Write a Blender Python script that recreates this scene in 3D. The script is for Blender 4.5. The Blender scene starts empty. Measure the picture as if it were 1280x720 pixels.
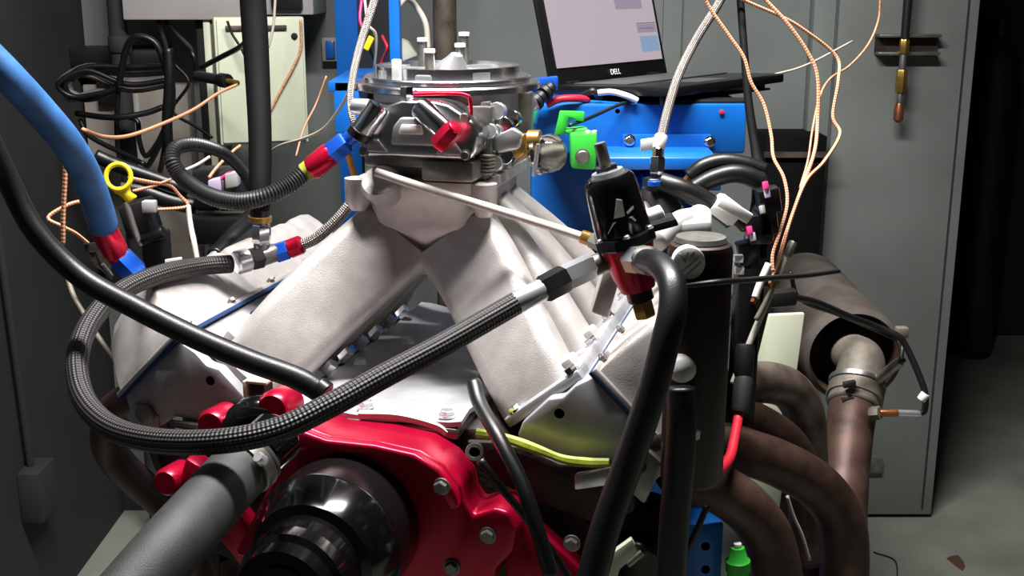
import bpy, bmesh, math, random
from mathutils import Vector, Matrix
random.seed(7)
SC = bpy.context.scene
COL = SC.collection
V = Vector

# ------------------------------------------------------------------ camera
F = 1500.0                       # focal length in pixels of a 1280x720 frame
TH = math.radians(14.6)          # downward pitch
CAM = V((0, 0, 1.47))
cd = bpy.data.cameras.new('camera'); cam = bpy.data.objects.new('camera', cd); COL.objects.link(cam)
cd.sensor_width = 36; cd.lens = 36 * F / 1280; cd.clip_start = .02
cam.location = CAM; cam.rotation_euler = (math.radians(90) - TH, 0, 0)
SC.camera = cam

# ------------------------------------------------------------------ world, lamps, exposure
w = bpy.data.worlds.new('world'); SC.world = w; w.use_nodes = True
w.node_tree.nodes['Background'].inputs[0].default_value = (.55, .62, .65, 1)
w.node_tree.nodes['Background'].inputs[1].default_value = 0
vs = SC.view_settings
vs.view_transform = 'Standard'; vs.look = 'None'; vs.gamma = 1; vs.use_curve_mapping = False
vs.exposure = 0.0

def area(name, loc, aim, sx, sy, power, col):
    l = bpy.data.lights.new(name, 'AREA'); l.shape = 'RECTANGLE'; l.size = sx; l.size_y = sy
    l.energy = power; l.color = col
    o = bpy.data.objects.new(name, l); COL.objects.link(o); o.location = loc
    o.rotation_euler = (V(aim) - V(loc)).to_track_quat('-Z', 'Y').to_euler()
    return o
# the room's fluorescent tube on the ceiling above the engine, out of frame
area('ceiling_tube_over_engine_offscreen', (-.06, 1.47, 2.52), (-.06, 1.47, 1.0), 1.15, .14, 105, (1, .975, .96))

# ------------------------------------------------------------------ pixel rays
FW = V((0, math.cos(TH), -math.sin(TH))); UP = V((0, math.sin(TH), math.cos(TH))); RT = V((1, 0, 0))
def ray(px, py): return FW + RT * ((px - 640) / F) + UP * ((360 - py) / F)
def P(px, py, Y):                       # point on the upright plane y = Y
    d = ray(px, py); return CAM + d * (Y / d.y)
def PZ(px, py, z):                      # point on a level plane
    d = ray(px, py); return CAM + d * ((z - CAM.z) / d.z)
PSI = math.radians(15)                  # the engine is turned 15 degrees
AX = V((math.sin(PSI), math.cos(PSI), 0)); RX = V((math.cos(PSI), -math.sin(PSI), 0)); ZZ = V((0, 0, 1))
OR = P(490, 490, 1.35) - RX * .018; OR.z = 0
def E(u, v, z): return OR + RX * u + AX * v + ZZ * z
def Q(px, py, v):                       # point on an engine cross plane (v from its front face)
    d = ray(px, py); return CAM + d * (((OR - CAM).dot(AX) + v) / d.dot(AX))
def rad(rpx, p): return rpx * (p - CAM).dot(FW) / F

# ------------------------------------------------------------------ materials
def lin(c):
    c = c / 255; return c / 12.92 if c <= .04045 else ((c + .055) / 1.055) ** 2.4
def rgb(c): return tuple(lin(x) for x in c) + (1,)
MATS = {}
def mat(name, col, rough=.5, metal=0, var=0, vscale=30, bump=0, bscale=200, emit=0, coat=0, col2=None, vdet=4, alpha=1, trans=0, spec=None):
    m = bpy.data.materials.new(name); m.use_nodes = True; MATS[name] = m
    nt = m.node_tree; b = nt.nodes['Principled BSDF']
    b.inputs['Base Color'].default_value = rgb(col); b.inputs['Roughness'].default_value = rough
    b.inputs['Metallic'].default_value = metal
    if coat: b.inputs['Coat Weight'].default_value = coat; b.inputs['Coat Roughness'].default_value = .08
    if spec is not None: b.inputs['Specular IOR Level'].default_value = spec
    if trans: b.inputs['Transmission Weight'].default_value = trans
    tc = nt.nodes.new('ShaderNodeTexCoord')
    if var or col2:
        n = nt.nodes.new('ShaderNodeTexNoise'); n.inputs['Scale'].default_value = vscale; n.inputs['Detail'].default_value = vdet
        nt.links.new(tc.outputs['Object'], n.inputs['Vector'])
        r = nt.nodes.new('ShaderNodeValToRGB')
        r.color_ramp.elements[0].position = .36; r.color_ramp.elements[1].position = .66
        c2 = col2 if col2 else tuple(max(0, x * (1 - var)) for x in col)
        r.color_ramp.elements[0].color = rgb(c2); r.color_ramp.elements[1].color = rgb(col)
        nt.links.new(n.outputs['Fac'], r.inputs['Fac']); nt.links.new(r.outputs['Color'], b.inputs['Base Color'])
    if bump:
        n2 = nt.nodes.new('ShaderNodeTexNoise'); n2.inputs['Scale'].default_value = bscale; n2.inputs['Detail'].default_value = 3
        nt.links.new(tc.outputs['Object'], n2.inputs['Vector'])
        bp = nt.nodes.new('ShaderNodeBump'); bp.inputs['Strength'].default_value = bump; bp.inputs['Distance'].default_value = .002
        nt.links.new(n2.outputs['Fac'], bp.inputs['Height']); nt.links.new(bp.outputs['Normal'], b.inputs['Normal'])
    if emit:
        b.inputs['Base Color'].default_value = (.03, .03, .03, 1)
        b.inputs['Emission Color'].default_value = rgb(col); b.inputs['Emission Strength'].default_value = emit
    return m
def braid(name, dark, light, rough, metal, k=9, bump=.8):
    m = mat(name, light, rough, metal); nt = m.node_tree; b = nt.nodes['Principled BSDF']
    uv = nt.nodes.new('ShaderNodeUVMap'); sp = nt.nodes.new('ShaderNodeSeparateXYZ'); nt.links.new(uv.outputs[0], sp.inputs[0])
    def M(op, a, c):
        n = nt.nodes.new('ShaderNodeMath'); n.operation = op
        for i, x in enumerate((a, c)):
            if x is None: continue
            if isinstance(x, (int, float)): n.inputs[i].default_value = x
            else: nt.links.new(x, n.inputs[i])
        return n.outputs[0]
    s1 = M('SINE', M('MULTIPLY', M('ADD', sp.outputs[0], sp.outputs[1]), 2 * math.pi * k), None)
    s2 = M('SINE', M('MULTIPLY', M('SUBTRACT', sp.outputs[0], sp.outputs[1]), 2 * math.pi * k), None)
    h = M('ADD', M('MULTIPLY', M('MULTIPLY', s1, s2), .5), .5)
    r = nt.nodes.new('ShaderNodeValToRGB'); r.color_ramp.elements[0].color = rgb(dark); r.color_ramp.elements[1].color = rgb(light)
    r.color_ramp.elements[0].position = .3; r.color_ramp.elements[1].position = .75
    nt.links.new(h, r.inputs[0]); nt.links.new(r.outputs[0], b.inputs['Base Color'])
    bp = nt.nodes.new('ShaderNodeBump'); bp.inputs['Strength'].default_value = bump; bp.inputs['Distance'].default_value = .0015
    nt.links.new(h, bp.inputs['Height']); nt.links.new(bp.outputs[0], b.inputs['Normal'])
    return m

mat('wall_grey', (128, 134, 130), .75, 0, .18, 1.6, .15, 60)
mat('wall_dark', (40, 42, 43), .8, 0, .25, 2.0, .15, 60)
mat('door_grey', (122, 127, 123), .6, 0, .16, 2.2, .05, 90)
mat('ceiling_grey', (120, 120, 118), .9)
mat('concrete', (150, 154, 142), .6, 0, .22, 2.5, .2, 40)
mat('cast', (198, 192, 188), .46, .45, .08, 40, .22, 700)
mat('machined', (176, 176, 180), .44, .4, .06, 60)
mat('chrome', (225, 225, 228), .12, 1)
mat('polished', (205, 205, 208), .24, 1, .05, 80)
mat('beige', (150, 142, 132), .7, 0, .15, 4)
mat('trim_grey', (92, 97, 94), .7)
mat('black_matte', (9, 9, 9), .7, spec=.12)
mat('dark_chrome', (50, 44, 46), .24, .85)
mat('cable_grey', (96, 92, 90), .55)
mat('dull_metal', (150, 148, 142), .42, .85, .15, 60)
mat('bright_alu', (225, 226, 230), .28, .8)
mat('red_ano', (176, 8, 50), .27, .45, .08, 30)
mat('red_fit', (200, 20, 55), .25, .6)
mat('blue_fit', (30, 95, 215), .28, .45)
mat('black_gloss', (8, 8, 9), .14, 0, coat=.25)
mat('black_plastic', (22, 22, 23), .45)
mat('black_satin', (16, 16, 17), .32)
mat('rubber', (15, 15, 16), .40, 0, .25, 60, .1, 500)
mat('grey_rubber', (42, 44, 43), .6, 0, .2, 60, .25, 900)
mat('loom', (34, 34, 35), .38)
mat('blue_paint', (8, 108, 205), .42, 0, .12, 6, .05, 60, coat=.15)
mat('blue_rubber', (52, 108, 172), .6, 0, .2, 25, .35, 60)
mat('green_plastic', (55, 190, 60), .42)
mat('yellow_plastic', (232, 208, 30), .4)
mat('sealant', (158, 174, 44), .5, 0, .2, 60, .4, 120)
mat('gasket_blue', (20, 50, 95), .5)
mat('rust', (94, 70, 60), .5, .35, 0, 20, .2, 90, col2=(60, 42, 36))
mat('rust_pale', (128, 116, 106), .5, .4, 0, 22, .2, 90, col2=(76, 58, 50))
mat('brown_tank', (48, 30, 26), .48, .3, .35, 16, .1, 80)
mat('muffler', (92, 86, 80), .75, .1, 0, 14, .5, 60, col2=(70, 60, 54))
mat('pale_pipe', (132, 124, 112), .6, .3, .25, 26, .3, 70)
mat('iron', (58, 48, 42), .6, .3, .3, 30, .4, 160)
mat('cream', (206, 212, 186), .5, 0, .06, 5)
mat('grey_box', (168, 164, 160), .5, 0, .08, 6)
mat('white_plastic', (236, 236, 232), .4)
mat('grey_plastic', (170, 170, 168), .45, .1)
mat('brass', (190, 150, 80), .32, .85, .15, 60)
mat('copper', (176, 110, 72), .38, .8, .2, 60)
mat('orange_wire', (226, 160, 120), .5, 0, .25, 260)
mat('pale_wire', (190, 180, 165), .5)
mat('pink_wire', (225, 60, 130), .45)
mat('red_wire', (205, 35, 55), .42)
mat('white_sleeve', (222, 216, 205), .55, .1, .1, 60)
mat('post_steel', (96, 84, 72), .6, .3, .4, 24)
mat('screen', (200, 184, 194), .5, emit=.75)
mat('screen_window', (160, 146, 168), .5, emit=.75)
mat('screen_blue', (140, 170, 205), .4, emit=.75)
mat('screen_dark', (100, 90, 120), .5, emit=.75)
mat('keyboard', (70, 74, 74), .35, .2)
mat('lens', (235, 235, 225), .04, 0, trans=1)
mat('dark_green', (10, 30, 25), .5)
mat('rust_stain', (92, 68, 52), .7)
mat('orange_plastic', (220, 150, 50), .45)
mat('lilac_plastic', (186, 170, 196), .4)
braid('braid_black', (7, 7, 8), (50, 46, 45), .5, .05, 9)
braid('braid_steel', (84, 78, 74), (196, 188, 182), .38, .7, 8)
braid('orange_braid', (172, 104, 70), (232, 178, 142), .5, 0, 2, .3)

# ------------------------------------------------------------------ mesh builder
class MB:
    def __init__(s): s.v = []; s.f = []; s.uv = {}
    def add(s, verts, faces, uvs=None):
        o = len(s.v); s.v += [tuple(x) for x in verts]
        for i, f in enumerate(faces):
            if uvs: s.uv[len(s.f)] = uvs[i]
            s.f.append([j + o for j in f])
        return s
    def build(s, name, m, parent=None, smooth=True, ang=40, bevel=0, bseg=2):
        me = bpy.data.meshes.new(name); me.from_pydata(s.v, [], s.f)
        if s.uv:
            l = me.uv_layers.new(name='UVMap')
            for pi, p in enumerate(me.polygons):
                u = s.uv.get(pi)
                if u:
                    for k, li in enumerate(p.loop_indices): l.data[li].uv = u[k]
        bm = bmesh.new(); bm.from_mesh(me)
        if not s.uv: bmesh.ops.remove_doubles(bm, verts=bm.verts, dist=1e-6)
        bmesh.ops.recalc_face_normals(bm, faces=bm.faces)
        if bevel:
            ed = [e for e in bm.edges if len(e.link_faces) == 2 and e.calc_face_angle(0) > math.radians(28)]
            bmesh.ops.bevel(bm, geom=ed, offset=bevel, segments=bseg, affect='EDGES', clamp_overlap=True, profile=.5)
        bm.to_mesh(me); bm.free()
        if smooth:
            for p in me.polygons: p.use_smooth = True
            if hasattr(me, 'set_sharp_from_angle'): me.set_sharp_from_angle(angle=math.radians(ang))
        me.materials.append(MATS[m])
        o = bpy.data.objects.new(name, me); COL.objects.link(o)
        if parent: o.parent = parent
        return o
THINGS = []
def tag(o, label, cat, group=None):
    o['label'] = label; o['category'] = cat
    if group: o['group'] = group
    THINGS.append(o); return o
def thing(name, label, cat, group=None):
    o = bpy.data.objects.new(name, None); COL.objects.link(o); o.empty_display_size = .05
    return tag(o, label, cat, group)
def struct(o): o['kind'] = 'structure'; return o

def catmull(pts, sub):
    pts = [V(p) for p in pts]
    if len(pts) == 2: return [pts[0].lerp(pts[1], i / max(1, sub)) for i in range(sub + 1)]
    ext = [pts[0] * 2 - pts[1]] + pts + [pts[-1] * 2 - pts[-2]]
    out = []
    for i in range(1, len(ext) - 2):
        p0, p1, p2, p3 = ext[i - 1:i + 3]
        for k in range(sub):
            t = k / sub
            out.append(.5 * ((2 * p1) + (p2 - p0) * t + (2 * p0 - 5 * p1 + 4 * p2 - p3) * t * t + (3 * p1 - p0 - 3 * p2 + p3) * t ** 3))
    out.append(pts[-1]); return out
def frames(path):
    n = len(path); T = []
    for i in range(n):
        T.append((path[min(i + 1, n - 1)] - path[max(i - 1, 0)]).normalized())
    a = V((0, 0, 1)) if abs(T[0].z) < .9 else V((1, 0, 0))
    N = (a - T[0] * a.dot(T[0])).normalized(); out = []
    for i in range(n):
        N = (N - T[i] * N.dot(T[i])).normalized()
        out.append((T[i], N, T[i].cross(N)))
    return out
def tube(pts, r, n=12, sub=8, cap=True, rib=None, mb=None):
    mb = mb or MB()
    path = catmull(pts, sub)
    rs = r if isinstance(r, (list, tuple)) else [r, r]
    if rib:                                     # resample evenly for corrugation
        L = [0]
        for a, b in zip(path, path[1:]): L.append(L[-1] + (b - a).length)
        m = int(L[-1] / rib) * 2; q = []; j = 0
        for k in range(m + 1):
            s = L[-1] * k / m
            while j < len(L) - 2 and L[j + 1] < s: j += 1
            q.append(path[j].lerp(path[j + 1], (s - L[j]) / max(1e-9, L[j + 1] - L[j])))
        path = q
    fr = frames(path); N = len(path); verts = []; faces = []; uvs = []; ln = 0; lens = []
    for i, p in enumerate(path):
        if i: ln += (p - path[i - 1]).length
        t = i / (N - 1) * (len(rs) - 1); a = min(int(t), len(rs) - 2); rr = rs[a] + (rs[a + 1] - rs[a]) * (t - a)
        if rib and i % 2: rr *= .86
        lens.append(ln / (2 * math.pi * rs[0]))
        for k in range(n):
            ph = 2 * math.pi * k / n
            verts.append(p + (fr[i][1] * math.cos(ph) + fr[i][2] * math.sin(ph)) * rr)
    for i in range(N - 1):
        for k in range(n):
            k2 = (k + 1) % n
            faces.append([i * n + k, i * n + k2, (i + 1) * n + k2, (i + 1) * n + k])
            u0, u1 = k / n, (k + 1) / n
            uvs.append([(u0, lens[i]), (u1, lens[i]), (u1, lens[i + 1]), (u0, lens[i + 1])])
    if cap:
        faces.append(list(range(n))[::-1]); uvs.append([(0, 0)] * n)
        faces.append([(N - 1) * n + k for k in range(n)]); uvs.append([(0, 0)] * n)
    return mb.add(verts, faces, uvs)
def basis(d):
    d = V(d).normalized(); a = V((0, 0, 1)) if abs(d.z) < .9 else V((1, 0, 0))
    x = a.cross(d).normalized(); return x, d.cross(x), d
def lathe(p0, p1, prof, n=24, mb=None, ph0=0, cap=True):
    """prof: list of (t along p0-p1, radius)"""
    mb = mb or MB(); p0 = V(p0); p1 = V(p1); x, y, d = basis(p1 - p0); verts = []; faces = []
    for t, r in prof:
        c = p0.lerp(p1, t) if 0 <= t <= 1 else p0 + (p1 - p0) * t
        for k in range(n):
            ph = ph0 + 2 * math.pi * k / n
            verts.append(c + (x * math.cos(ph) + y * math.sin(ph)) * max(r, 1e-5))
    for i in range(len(prof) - 1):
        for k in range(n):
            k2 = (k + 1) % n; faces.append([i * n + k, i * n + k2, (i + 1) * n + k2, (i + 1) * n + k])
    if cap: faces.append(list(range(n))[::-1]); faces.append([(len(prof) - 1) * n + k for k in range(n)])
    return mb.add(verts, faces)
def cyl(p0, p1, r, r1=None, n=24, mb=None, ch=.06, ph0=0):
    r1 = r if r1 is None else r1
    return lathe(p0, p1, [(0, r * (1 - ch * 1.2)), (ch, r), (1 - ch, r1), (1, r1 * (1 - ch * 1.2))], n, mb, ph0)
def hexn(p0, p1, r, mb=None): return cyl(p0, p1, r, n=6, mb=mb, ch=.1)
def prism(front, off, mb=None, off0=None):
    mb = mb or MB(); n = len(front); off = V(off); o0 = V(off0) if off0 else V((0, 0, 0))
    vs_ = [V(p) + o0 for p in front] + [V(p) + off for p in front]
    fs = [list(range(n))[::-1], [n + i for i in range(n)]] + [[i, (i + 1) % n, n + (i + 1) % n, n + i] for i in range(n)]
    return mb.add(vs_, fs)
def loft(secs, mb=None, cap=True):
    mb = mb or MB(); n = len(secs[0]); vs_ = [p for s in secs for p in s]; fs = []
    for i in range(len(secs) - 1):
        for k in range(n):
            k2 = (k + 1) % n; fs.append([i * n + k, i * n + k2, (i + 1) * n + k2, (i + 1) * n + k])
    if cap: fs.append(list(range(n))[::-1]); fs.append([(len(secs) - 1) * n + k for k in range(n)])
    return mb.add(vs_, fs)
def obox(c, x, y, z, mb=None):
    """box from centre and three half vectors"""
    c, x, y, z = V(c), V(x), V(y), V(z)
    f = [c - x - y - z, c + x - y - z, c + x - y + z, c - x - y + z]
    return prism(f, y * 2, mb)
def wbox(x0, x1, y0, y1, z0, z1, mb=None):
    return obox(((x0 + x1) / 2, (y0 + y1) / 2, (z0 + z1) / 2), ((x1 - x0) / 2, 0, 0), (0, (y1 - y0) / 2, 0), (0, 0, (z1 - z0) / 2), mb)
def ebox(u0, u1, v0, v1, z0, z1, mb=None):
    return obox(E((u0 + u1) / 2, (v0 + v1) / 2, (z0 + z1) / 2), RX * ((u1 - u0) / 2), AX * ((v1 - v0) / 2), ZZ * ((z1 - z0) / 2), mb)
def rrect(c, hx, hy, a, b, k=.35, n=4):
    """rounded rectangle loop; hx, hy unit axes, a, b half sizes"""
    r = min(a, b) * k; out = []
    for sx, sy, st in ((1, 1, 0), (-1, 1, 90), (-1, -1, 180), (1, -1, 270)):
        for i in range(n):
            ph = math.radians(st + 90 * i / (n - 1))
            out.append(c + hx * (sx * (a - r) + r * math.cos(ph)) + hy * (sy * (b - r) + r * math.sin(ph)))
    return out
_B = {}
def bolt(parent, p, nrm, r=.007, m='dull_metal', name='bolt', h=.9, washer=True, n=6):
    key = (m, h, washer, n)
    if key not in _B:
        mb = MB()
        if washer: cyl((0, 0, -.15), (0, 0, .2), 1.25, n=16, mb=mb)
        cyl((0, 0, 0), (0, 0, h), 1, n=n, mb=mb, ch=.12)
        o = mb.build(name, m, None, ang=30); _B[key] = o.data; bpy.data.objects.remove(o)
    o = bpy.data.objects.new(name, _B[key]); COL.objects.link(o); o.parent = parent
    o.location = p; o.scale = (r, r, r); o.rotation_mode = 'QUATERNION'
    o.rotation_quaternion = V(nrm).normalized().to_track_quat('Z', 'Y')
    return o
def drill(o, parent, p, nrm, r, depth, name, m):
    """cut a blind hole into a mesh and line it with a cup of its own"""
    n_ = V(nrm).normalized(); p = V(p)
    cut = cyl(p + n_ * .004, p - n_ * depth, r, n=20, ch=.001).build('cutter', m)
    md = o.modifiers.new('hole', 'BOOLEAN'); md.object = cut; md.operation = 'DIFFERENCE'; md.solver = 'EXACT'
    bpy.context.view_layer.update()
    me = bpy.data.meshes.new_from_object(o.evaluated_get(bpy.context.evaluated_depsgraph_get()))
    o.modifiers.remove(md); me.materials.clear(); me.materials.append(o.data.materials[0]); o.data = me
    if hasattr(me, 'set_sharp_from_angle'): me.set_sharp_from_angle(angle=math.radians(30))
    bpy.data.objects.remove(cut)
    lathe(p - n_ * .0006, p - n_ * depth, [(0, r), (1, r), (1, .0001)], 20, cap=False).build(name, m, parent)
def hosething(name, label, cat, pts, r, m, fits=(), group=None, n=14, sub=10, rib=None, body='hose_body'):
    """pts: points; fits: list of (part name, p0, p1, r, material, sides)"""
    t = thing(name, label, cat, group)
    tube(pts, r, n, sub, rib=rib).build(body, m, t, ang=180 if not rib else 50)
    for nm, a, b, rr, mm, sd in fits: cyl(a, b, rr, n=sd, ch=.12).build(nm, mm, t, ang=30)
    return t
def wire(name, label, pts, r, m, group=None, cat='wire', n=6):
    return tag(tube(pts, r, n, 8).build(name, m, ang=180), label, cat, group)
def PL(l): return [P(*q) for q in l]
def UPC(pts):                          # carry a hanging line on, up to the ceiling
    p = pts[0]; e = p + (p - pts[1]).normalized() * .12
    return [V((e.x + (e.x - p.x) * .5, e.y, HC)), V((e.x + (e.x - p.x) * .3, e.y, max(e.z + .25, 1.8))), e] + pts
def LEFT(pts, z):                      # carry a hose on to the left wall
    p = pts[0]; e = p + (p - pts[1]).normalized() * .10
    return [V((XL + .01, e.y - .05, z)), V(((XL + e.x) / 2, e.y - .04, (e.z + z) / 2 + .02)), e] + pts

# ================================================================== SETTING
XL, XR, YB = -1.10, 2.3, 3.15
HC = 2.6
struct(wbox(-1.3, 2.5, -1.2, 5.0, -.06, 0).build('floor', 'concrete', smooth=False))
struct(wbox(-1.3, 2.5, -1.2, 5.0, HC, HC + .06).build('ceiling', 'ceiling_grey', smooth=False))
dx0 = P(1040, 100, 3.10).x; dx1 = P(1217, 60, 3.10).x
struct(wbox(XL, dx1 - .03, YB, YB + .1, 0, HC).build('wall_back', 'wall_grey', smooth=False))
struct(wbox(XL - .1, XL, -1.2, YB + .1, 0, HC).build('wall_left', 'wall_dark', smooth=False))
struct(wbox(XR, XR + .1, -1.2, 5.0, 0, HC).build('wall_right', 'wall_dark', smooth=False))
struct(wbox(XL, 2.5, 4.85, 4.95, 0, HC).build('wall_far', 'wall_dark', smooth=False))
struct(wbox(XL, XR, -1.2, -1.1, 0, HC).build('wall_front', 'wall_dark', smooth=False))
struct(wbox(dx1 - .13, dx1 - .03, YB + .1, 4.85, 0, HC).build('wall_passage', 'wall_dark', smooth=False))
d = wbox(dx0, dx1, 3.085, 3.135, .012, 2.3).build('door_1', 'door_grey', bevel=.003); struct(d)
wbox(dx0, dx0 + .002, 3.083, 3.09, .03, 2.3).build('door_edge', 'trim_grey', d, smooth=False)
wbox(dx1 - .03, dx1 - .026, 3.082, 3.09, .03, 2.3).build('door_edge', 'wall_dark', d, smooth=False)
hx = P(1092, 580, 3.09); wbox(hx.x - .02, hx.x + .02, 3.07, 3.09, hx.z - .02, hx.z + .02).build('door_latch', 'dull_metal', d, bevel=.003)
fx = P(1008, 100, 3.14).x
struct(wbox(fx, dx0 - .001, 3.10, YB, 0, 2.4).build('trim_1', 'wall_grey', bevel=.002))
struct(wbox(XL, P(690, 0, 3.1).x, YB - .012, YB, 0, .10).build('baseboard_back', 'wall_dark', smooth=False))
struct(wbox(P(829, 40, 3.13).x, P(852, 40, 3.13).x, 3.135, YB, 0, HC).build('trim_2', 'wall_grey', smooth=False))
# ------------------------------------------------------------------ things at the back right
t = thing('strut_bracket', 'short slotted steel strut channel fixed across grey door', 'bracket')
a = P(1094, 44, 3.085); b = P(1169, 66, 3.085)
cz = (a.z + b.z) / 2
wbox(a.x, b.x, 3.075, 3.087, b.z, a.z).build('back_plate', 'iron', t, smooth=False)
for zz in (a.z, b.z): wbox(a.x, b.x, 3.045, 3.085, zz - .004, zz + .004).build('channel_lip', 'dull_metal', t, bevel=.002)
g = thing('gas_line', 'black pipe with brass valve and copper end hanging on grey door', 'pipe')
gx = P(1130, 60, 3.03).x
def gz(py): return P(1130, py, 3.03).z
cyl((gx + .004, 3.03, HC), (gx, 3.03, gz(52)), .011, n=14).build('pipe', 'black_plastic', g)
hexn((gx, 3.03, gz(68)), (gx, 3.03, gz(49)), .0125).build('union_nut', 'brass', g)
cyl((gx, 3.03, gz(90)), (gx, 3.03, gz(67)), .009, n=14).build('nipple', 'dull_metal', g)
hexn((gx, 3.03, gz(116)), (gx, 3.03, gz(87)), .0145).build('valve_body', 'brass', g)
cyl((gx, 3.03, gz(131)), (gx, 3.03, gz(115)), .008, n=14).build('stem', 'dull_metal', g)
lathe((gx, 3.03, gz(153)), (gx, 3.03, gz(129)), [(0, .006), (.15, .0125), (.7, .0125), (1, .008)], 14).build('end_cap', 'copper', g)
t = thing('recess_dark_box', 'black box standing in for the dark recess beside grey door', 'cabinet')  # solid box, its black paint stands in for the shade of a recess
a = P(958, 170, 3.0); b = P(1018, 420, 3.0)
wbox(a.x, b.x, 3.0, 3.15, 0, a.z).build('cabinet_body', 'black_matte', t, bevel=.004)
wbox(a.x - .004, b.x, 2.985, 3.0, P(990, 194, 3).z - .004, P(990, 191, 3).z + .003).build('shelf_edge', 'post_steel', t)
p = P(1246, 92, 4.6)
t = thing('gas_bottle', 'dark green gas bottle standing in the dark passage', 'bottle')
cyl((p.x, 4.6, 0), (p.x, 4.6, p.z + .05), .085, n=24).build('bottle_body', 'dark_green', t)
lathe((p.x, 4.6, p.z + .04), (p.x, 4.6, p.z + .2), [(0, .085), (.4, .06), (.6, .028), (1, .024)], 24).build('bottle_neck', 'dark_green', t)
q = PZ(1197, 703, 0)
tag(prism([q + V((math.cos(k * .9) * (.016 + .008 * (k % 2)), math.sin(k * .9) * (.034 + .014 * ((k * 3) % 2)), .0008)) for k in range(7)], (0, 0, .0012)).build('floor_stain', 'rust_stain'),
    'small dark brown fleck lying on the bare concrete floor', 'debris')
tag(tube([PZ(1092, 690, .004), PZ(1118, 700, .004), PZ(1122, 722, .004)], .0018, 6).build('floor_wire', 'black_plastic', ang=180), 'thin dark wire lying loose on the concrete floor', 'wire')

# ------------------------------------------------------------------ back left: cabinets, post, bundle
t = thing('electrical_cabinet', 'cream metal electrical cabinet on back wall with handle slots', 'cabinet')
FL = P(276, 182, 2.70); FR = P(386, 168, 2.76); FR.z = FL.z
cx_ = (FR - FL).normalized(); cn = V((cx_.y, -cx_.x, 0)); CWD = (FR - FL).length; CH = P(277, 22, 2.70).z - FL.z
def CB(a_, b_, o_=0): return FL + cx_ * (a_ * CWD) + ZZ * (b_ * CH) + cn * o_
prism([CB(0, 0), CB(1, 0), CB(1, 1), CB(0, 1)], cn * -.04).build('cabinet_body', 'cream', t, bevel=.004)
prism([CB(.03, .02), CB(.97, .02), CB(.97, .985), CB(.03, .985)], cn * .006).build('door_panel', 'cream', t, bevel=.002)
for a_ in (.30, .62): obox(CB(a_, .92, .008), cx_ * .035, cn * .004, ZZ * .005).build('handle_slot', 'post_steel', t, bevel=.001)
bolt(t, CB(.88, .85, .006), cn, .006, 'black_plastic', 'lock')
prism([CB(.45, .6, -.03), CB(.7, .6, -.03), CB(.7, .85, -.03), CB(.45, .85, -.03)], V((0, YB - CB(.7, .8, -.03).y, 0))).build('wall_mount', 'iron', t)
tag(tube(PL([(376, 25, 2.746), (376, 60, 2.746), (366, 85, 2.738), (350, 115, 2.730), (337, 140, 2.722)]), .003, 6).build('armoured_cable', 'orange_wire', ang=180),
    'faint pinkish cord hanging down in front of cream cabinet', 'cord')
t = thing('junction_box', 'long grey steel junction box mounted high above cream cabinet', 'box')
a = P(152, 0, 2.93); b = P(304, 25, 2.93); c2 = P(391, 19, 2.93)
wbox(a.x, b.x, 2.93, YB, b.z, b.z + .42).build('box_body', 'grey_box', t, bevel=.004)
wbox(b.x, c2.x, 2.945, YB, c2.z, c2.z + .4).build('box_extension', 'grey_box', t, bevel=.004)
w0 = P(340, 12, 2.94); w1 = P(378, 0, 2.94)
wbox(w0.x, w1.x, 2.93, 2.95, w0.z, w0.z + .12).build('breaker_window', 'black_plastic', t, bevel=.003)
t = thing('strut_post', 'brown steel strut post with pale edge left of cream cabinet', 'post')
a = P(250, 25, 2.96); b = P(262, 25, 2.96); c2 = P(276, 25, 2.96); zp = P(304, 25, 2.93).z + .002
wbox(a.x - .012, b.x, 2.96, 3.0, 0, zp).build('post_web', 'black_plastic', t, bevel=.002)
wbox(b.x - .012, b.x + .004, 2.94, 2.96, 0, zp).build('post_lip', 'cream', t, bevel=.002)
wbox(b.x + .004, c2.x, 2.945, 3.0, 0, zp).build('post_flange', 'post_steel', t, bevel=.002)
t = thing('corner_dark_box', 'black box added for the dark wall corner behind cable bundle', 'shelf')  # added box, painted black to give the dark of the wall corner
a = P(30, 60, 3.03); b = P(200, 84, 3.03)
wbox(XL, b.x, 3.03, YB, b.z, a.z).build('dark_box_body', 'black_plastic', t, bevel=.004)
wbox(XL + .05, XL + .09, 3.06, YB, b.z - .1, b.z).build('dark_box_foot', 'black_plastic', t, bevel=.003)
t = thing('duct_pipe', 'dark steel pipe rising in the corner of the room', 'pipe')
cyl((P(148, 40, 2.98).x, 2.98, 0), (P(148, 40, 2.98).x, 2.98, HC), .022, n=16).build('pipe', 'wall_dark', t)
c = P(150, 55, 2.98); cyl((c.x, 2.98, c.z - .02), (c.x, 2.98, c.z + .02), .028, n=16).build('coupling', 'wall_dark', t)
t = thing('wall_panel', 'dull beige wall panel behind the hanging cables', 'panel')
a = P(103, 106, 3.08); b = P(249, 335, 3.08)
wbox(max(a.x, XL + .005), (a.x + b.x) / 2 - .003, 3.08, YB, b.z, a.z).build('panel_sheet', 'beige', t, bevel=.003)
wbox((a.x + b.x) / 2 + .003, b.x, 3.08, YB, b.z, a.z).build('panel_sheet', 'beige', t, bevel=.003)
wbox((a.x + b.x) / 2 - .008, (a.x + b.x) / 2 + .008, 3.075, 3.09, b.z, a.z).build('cover_strip', 'grey_box', t, bevel=.002)
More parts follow.
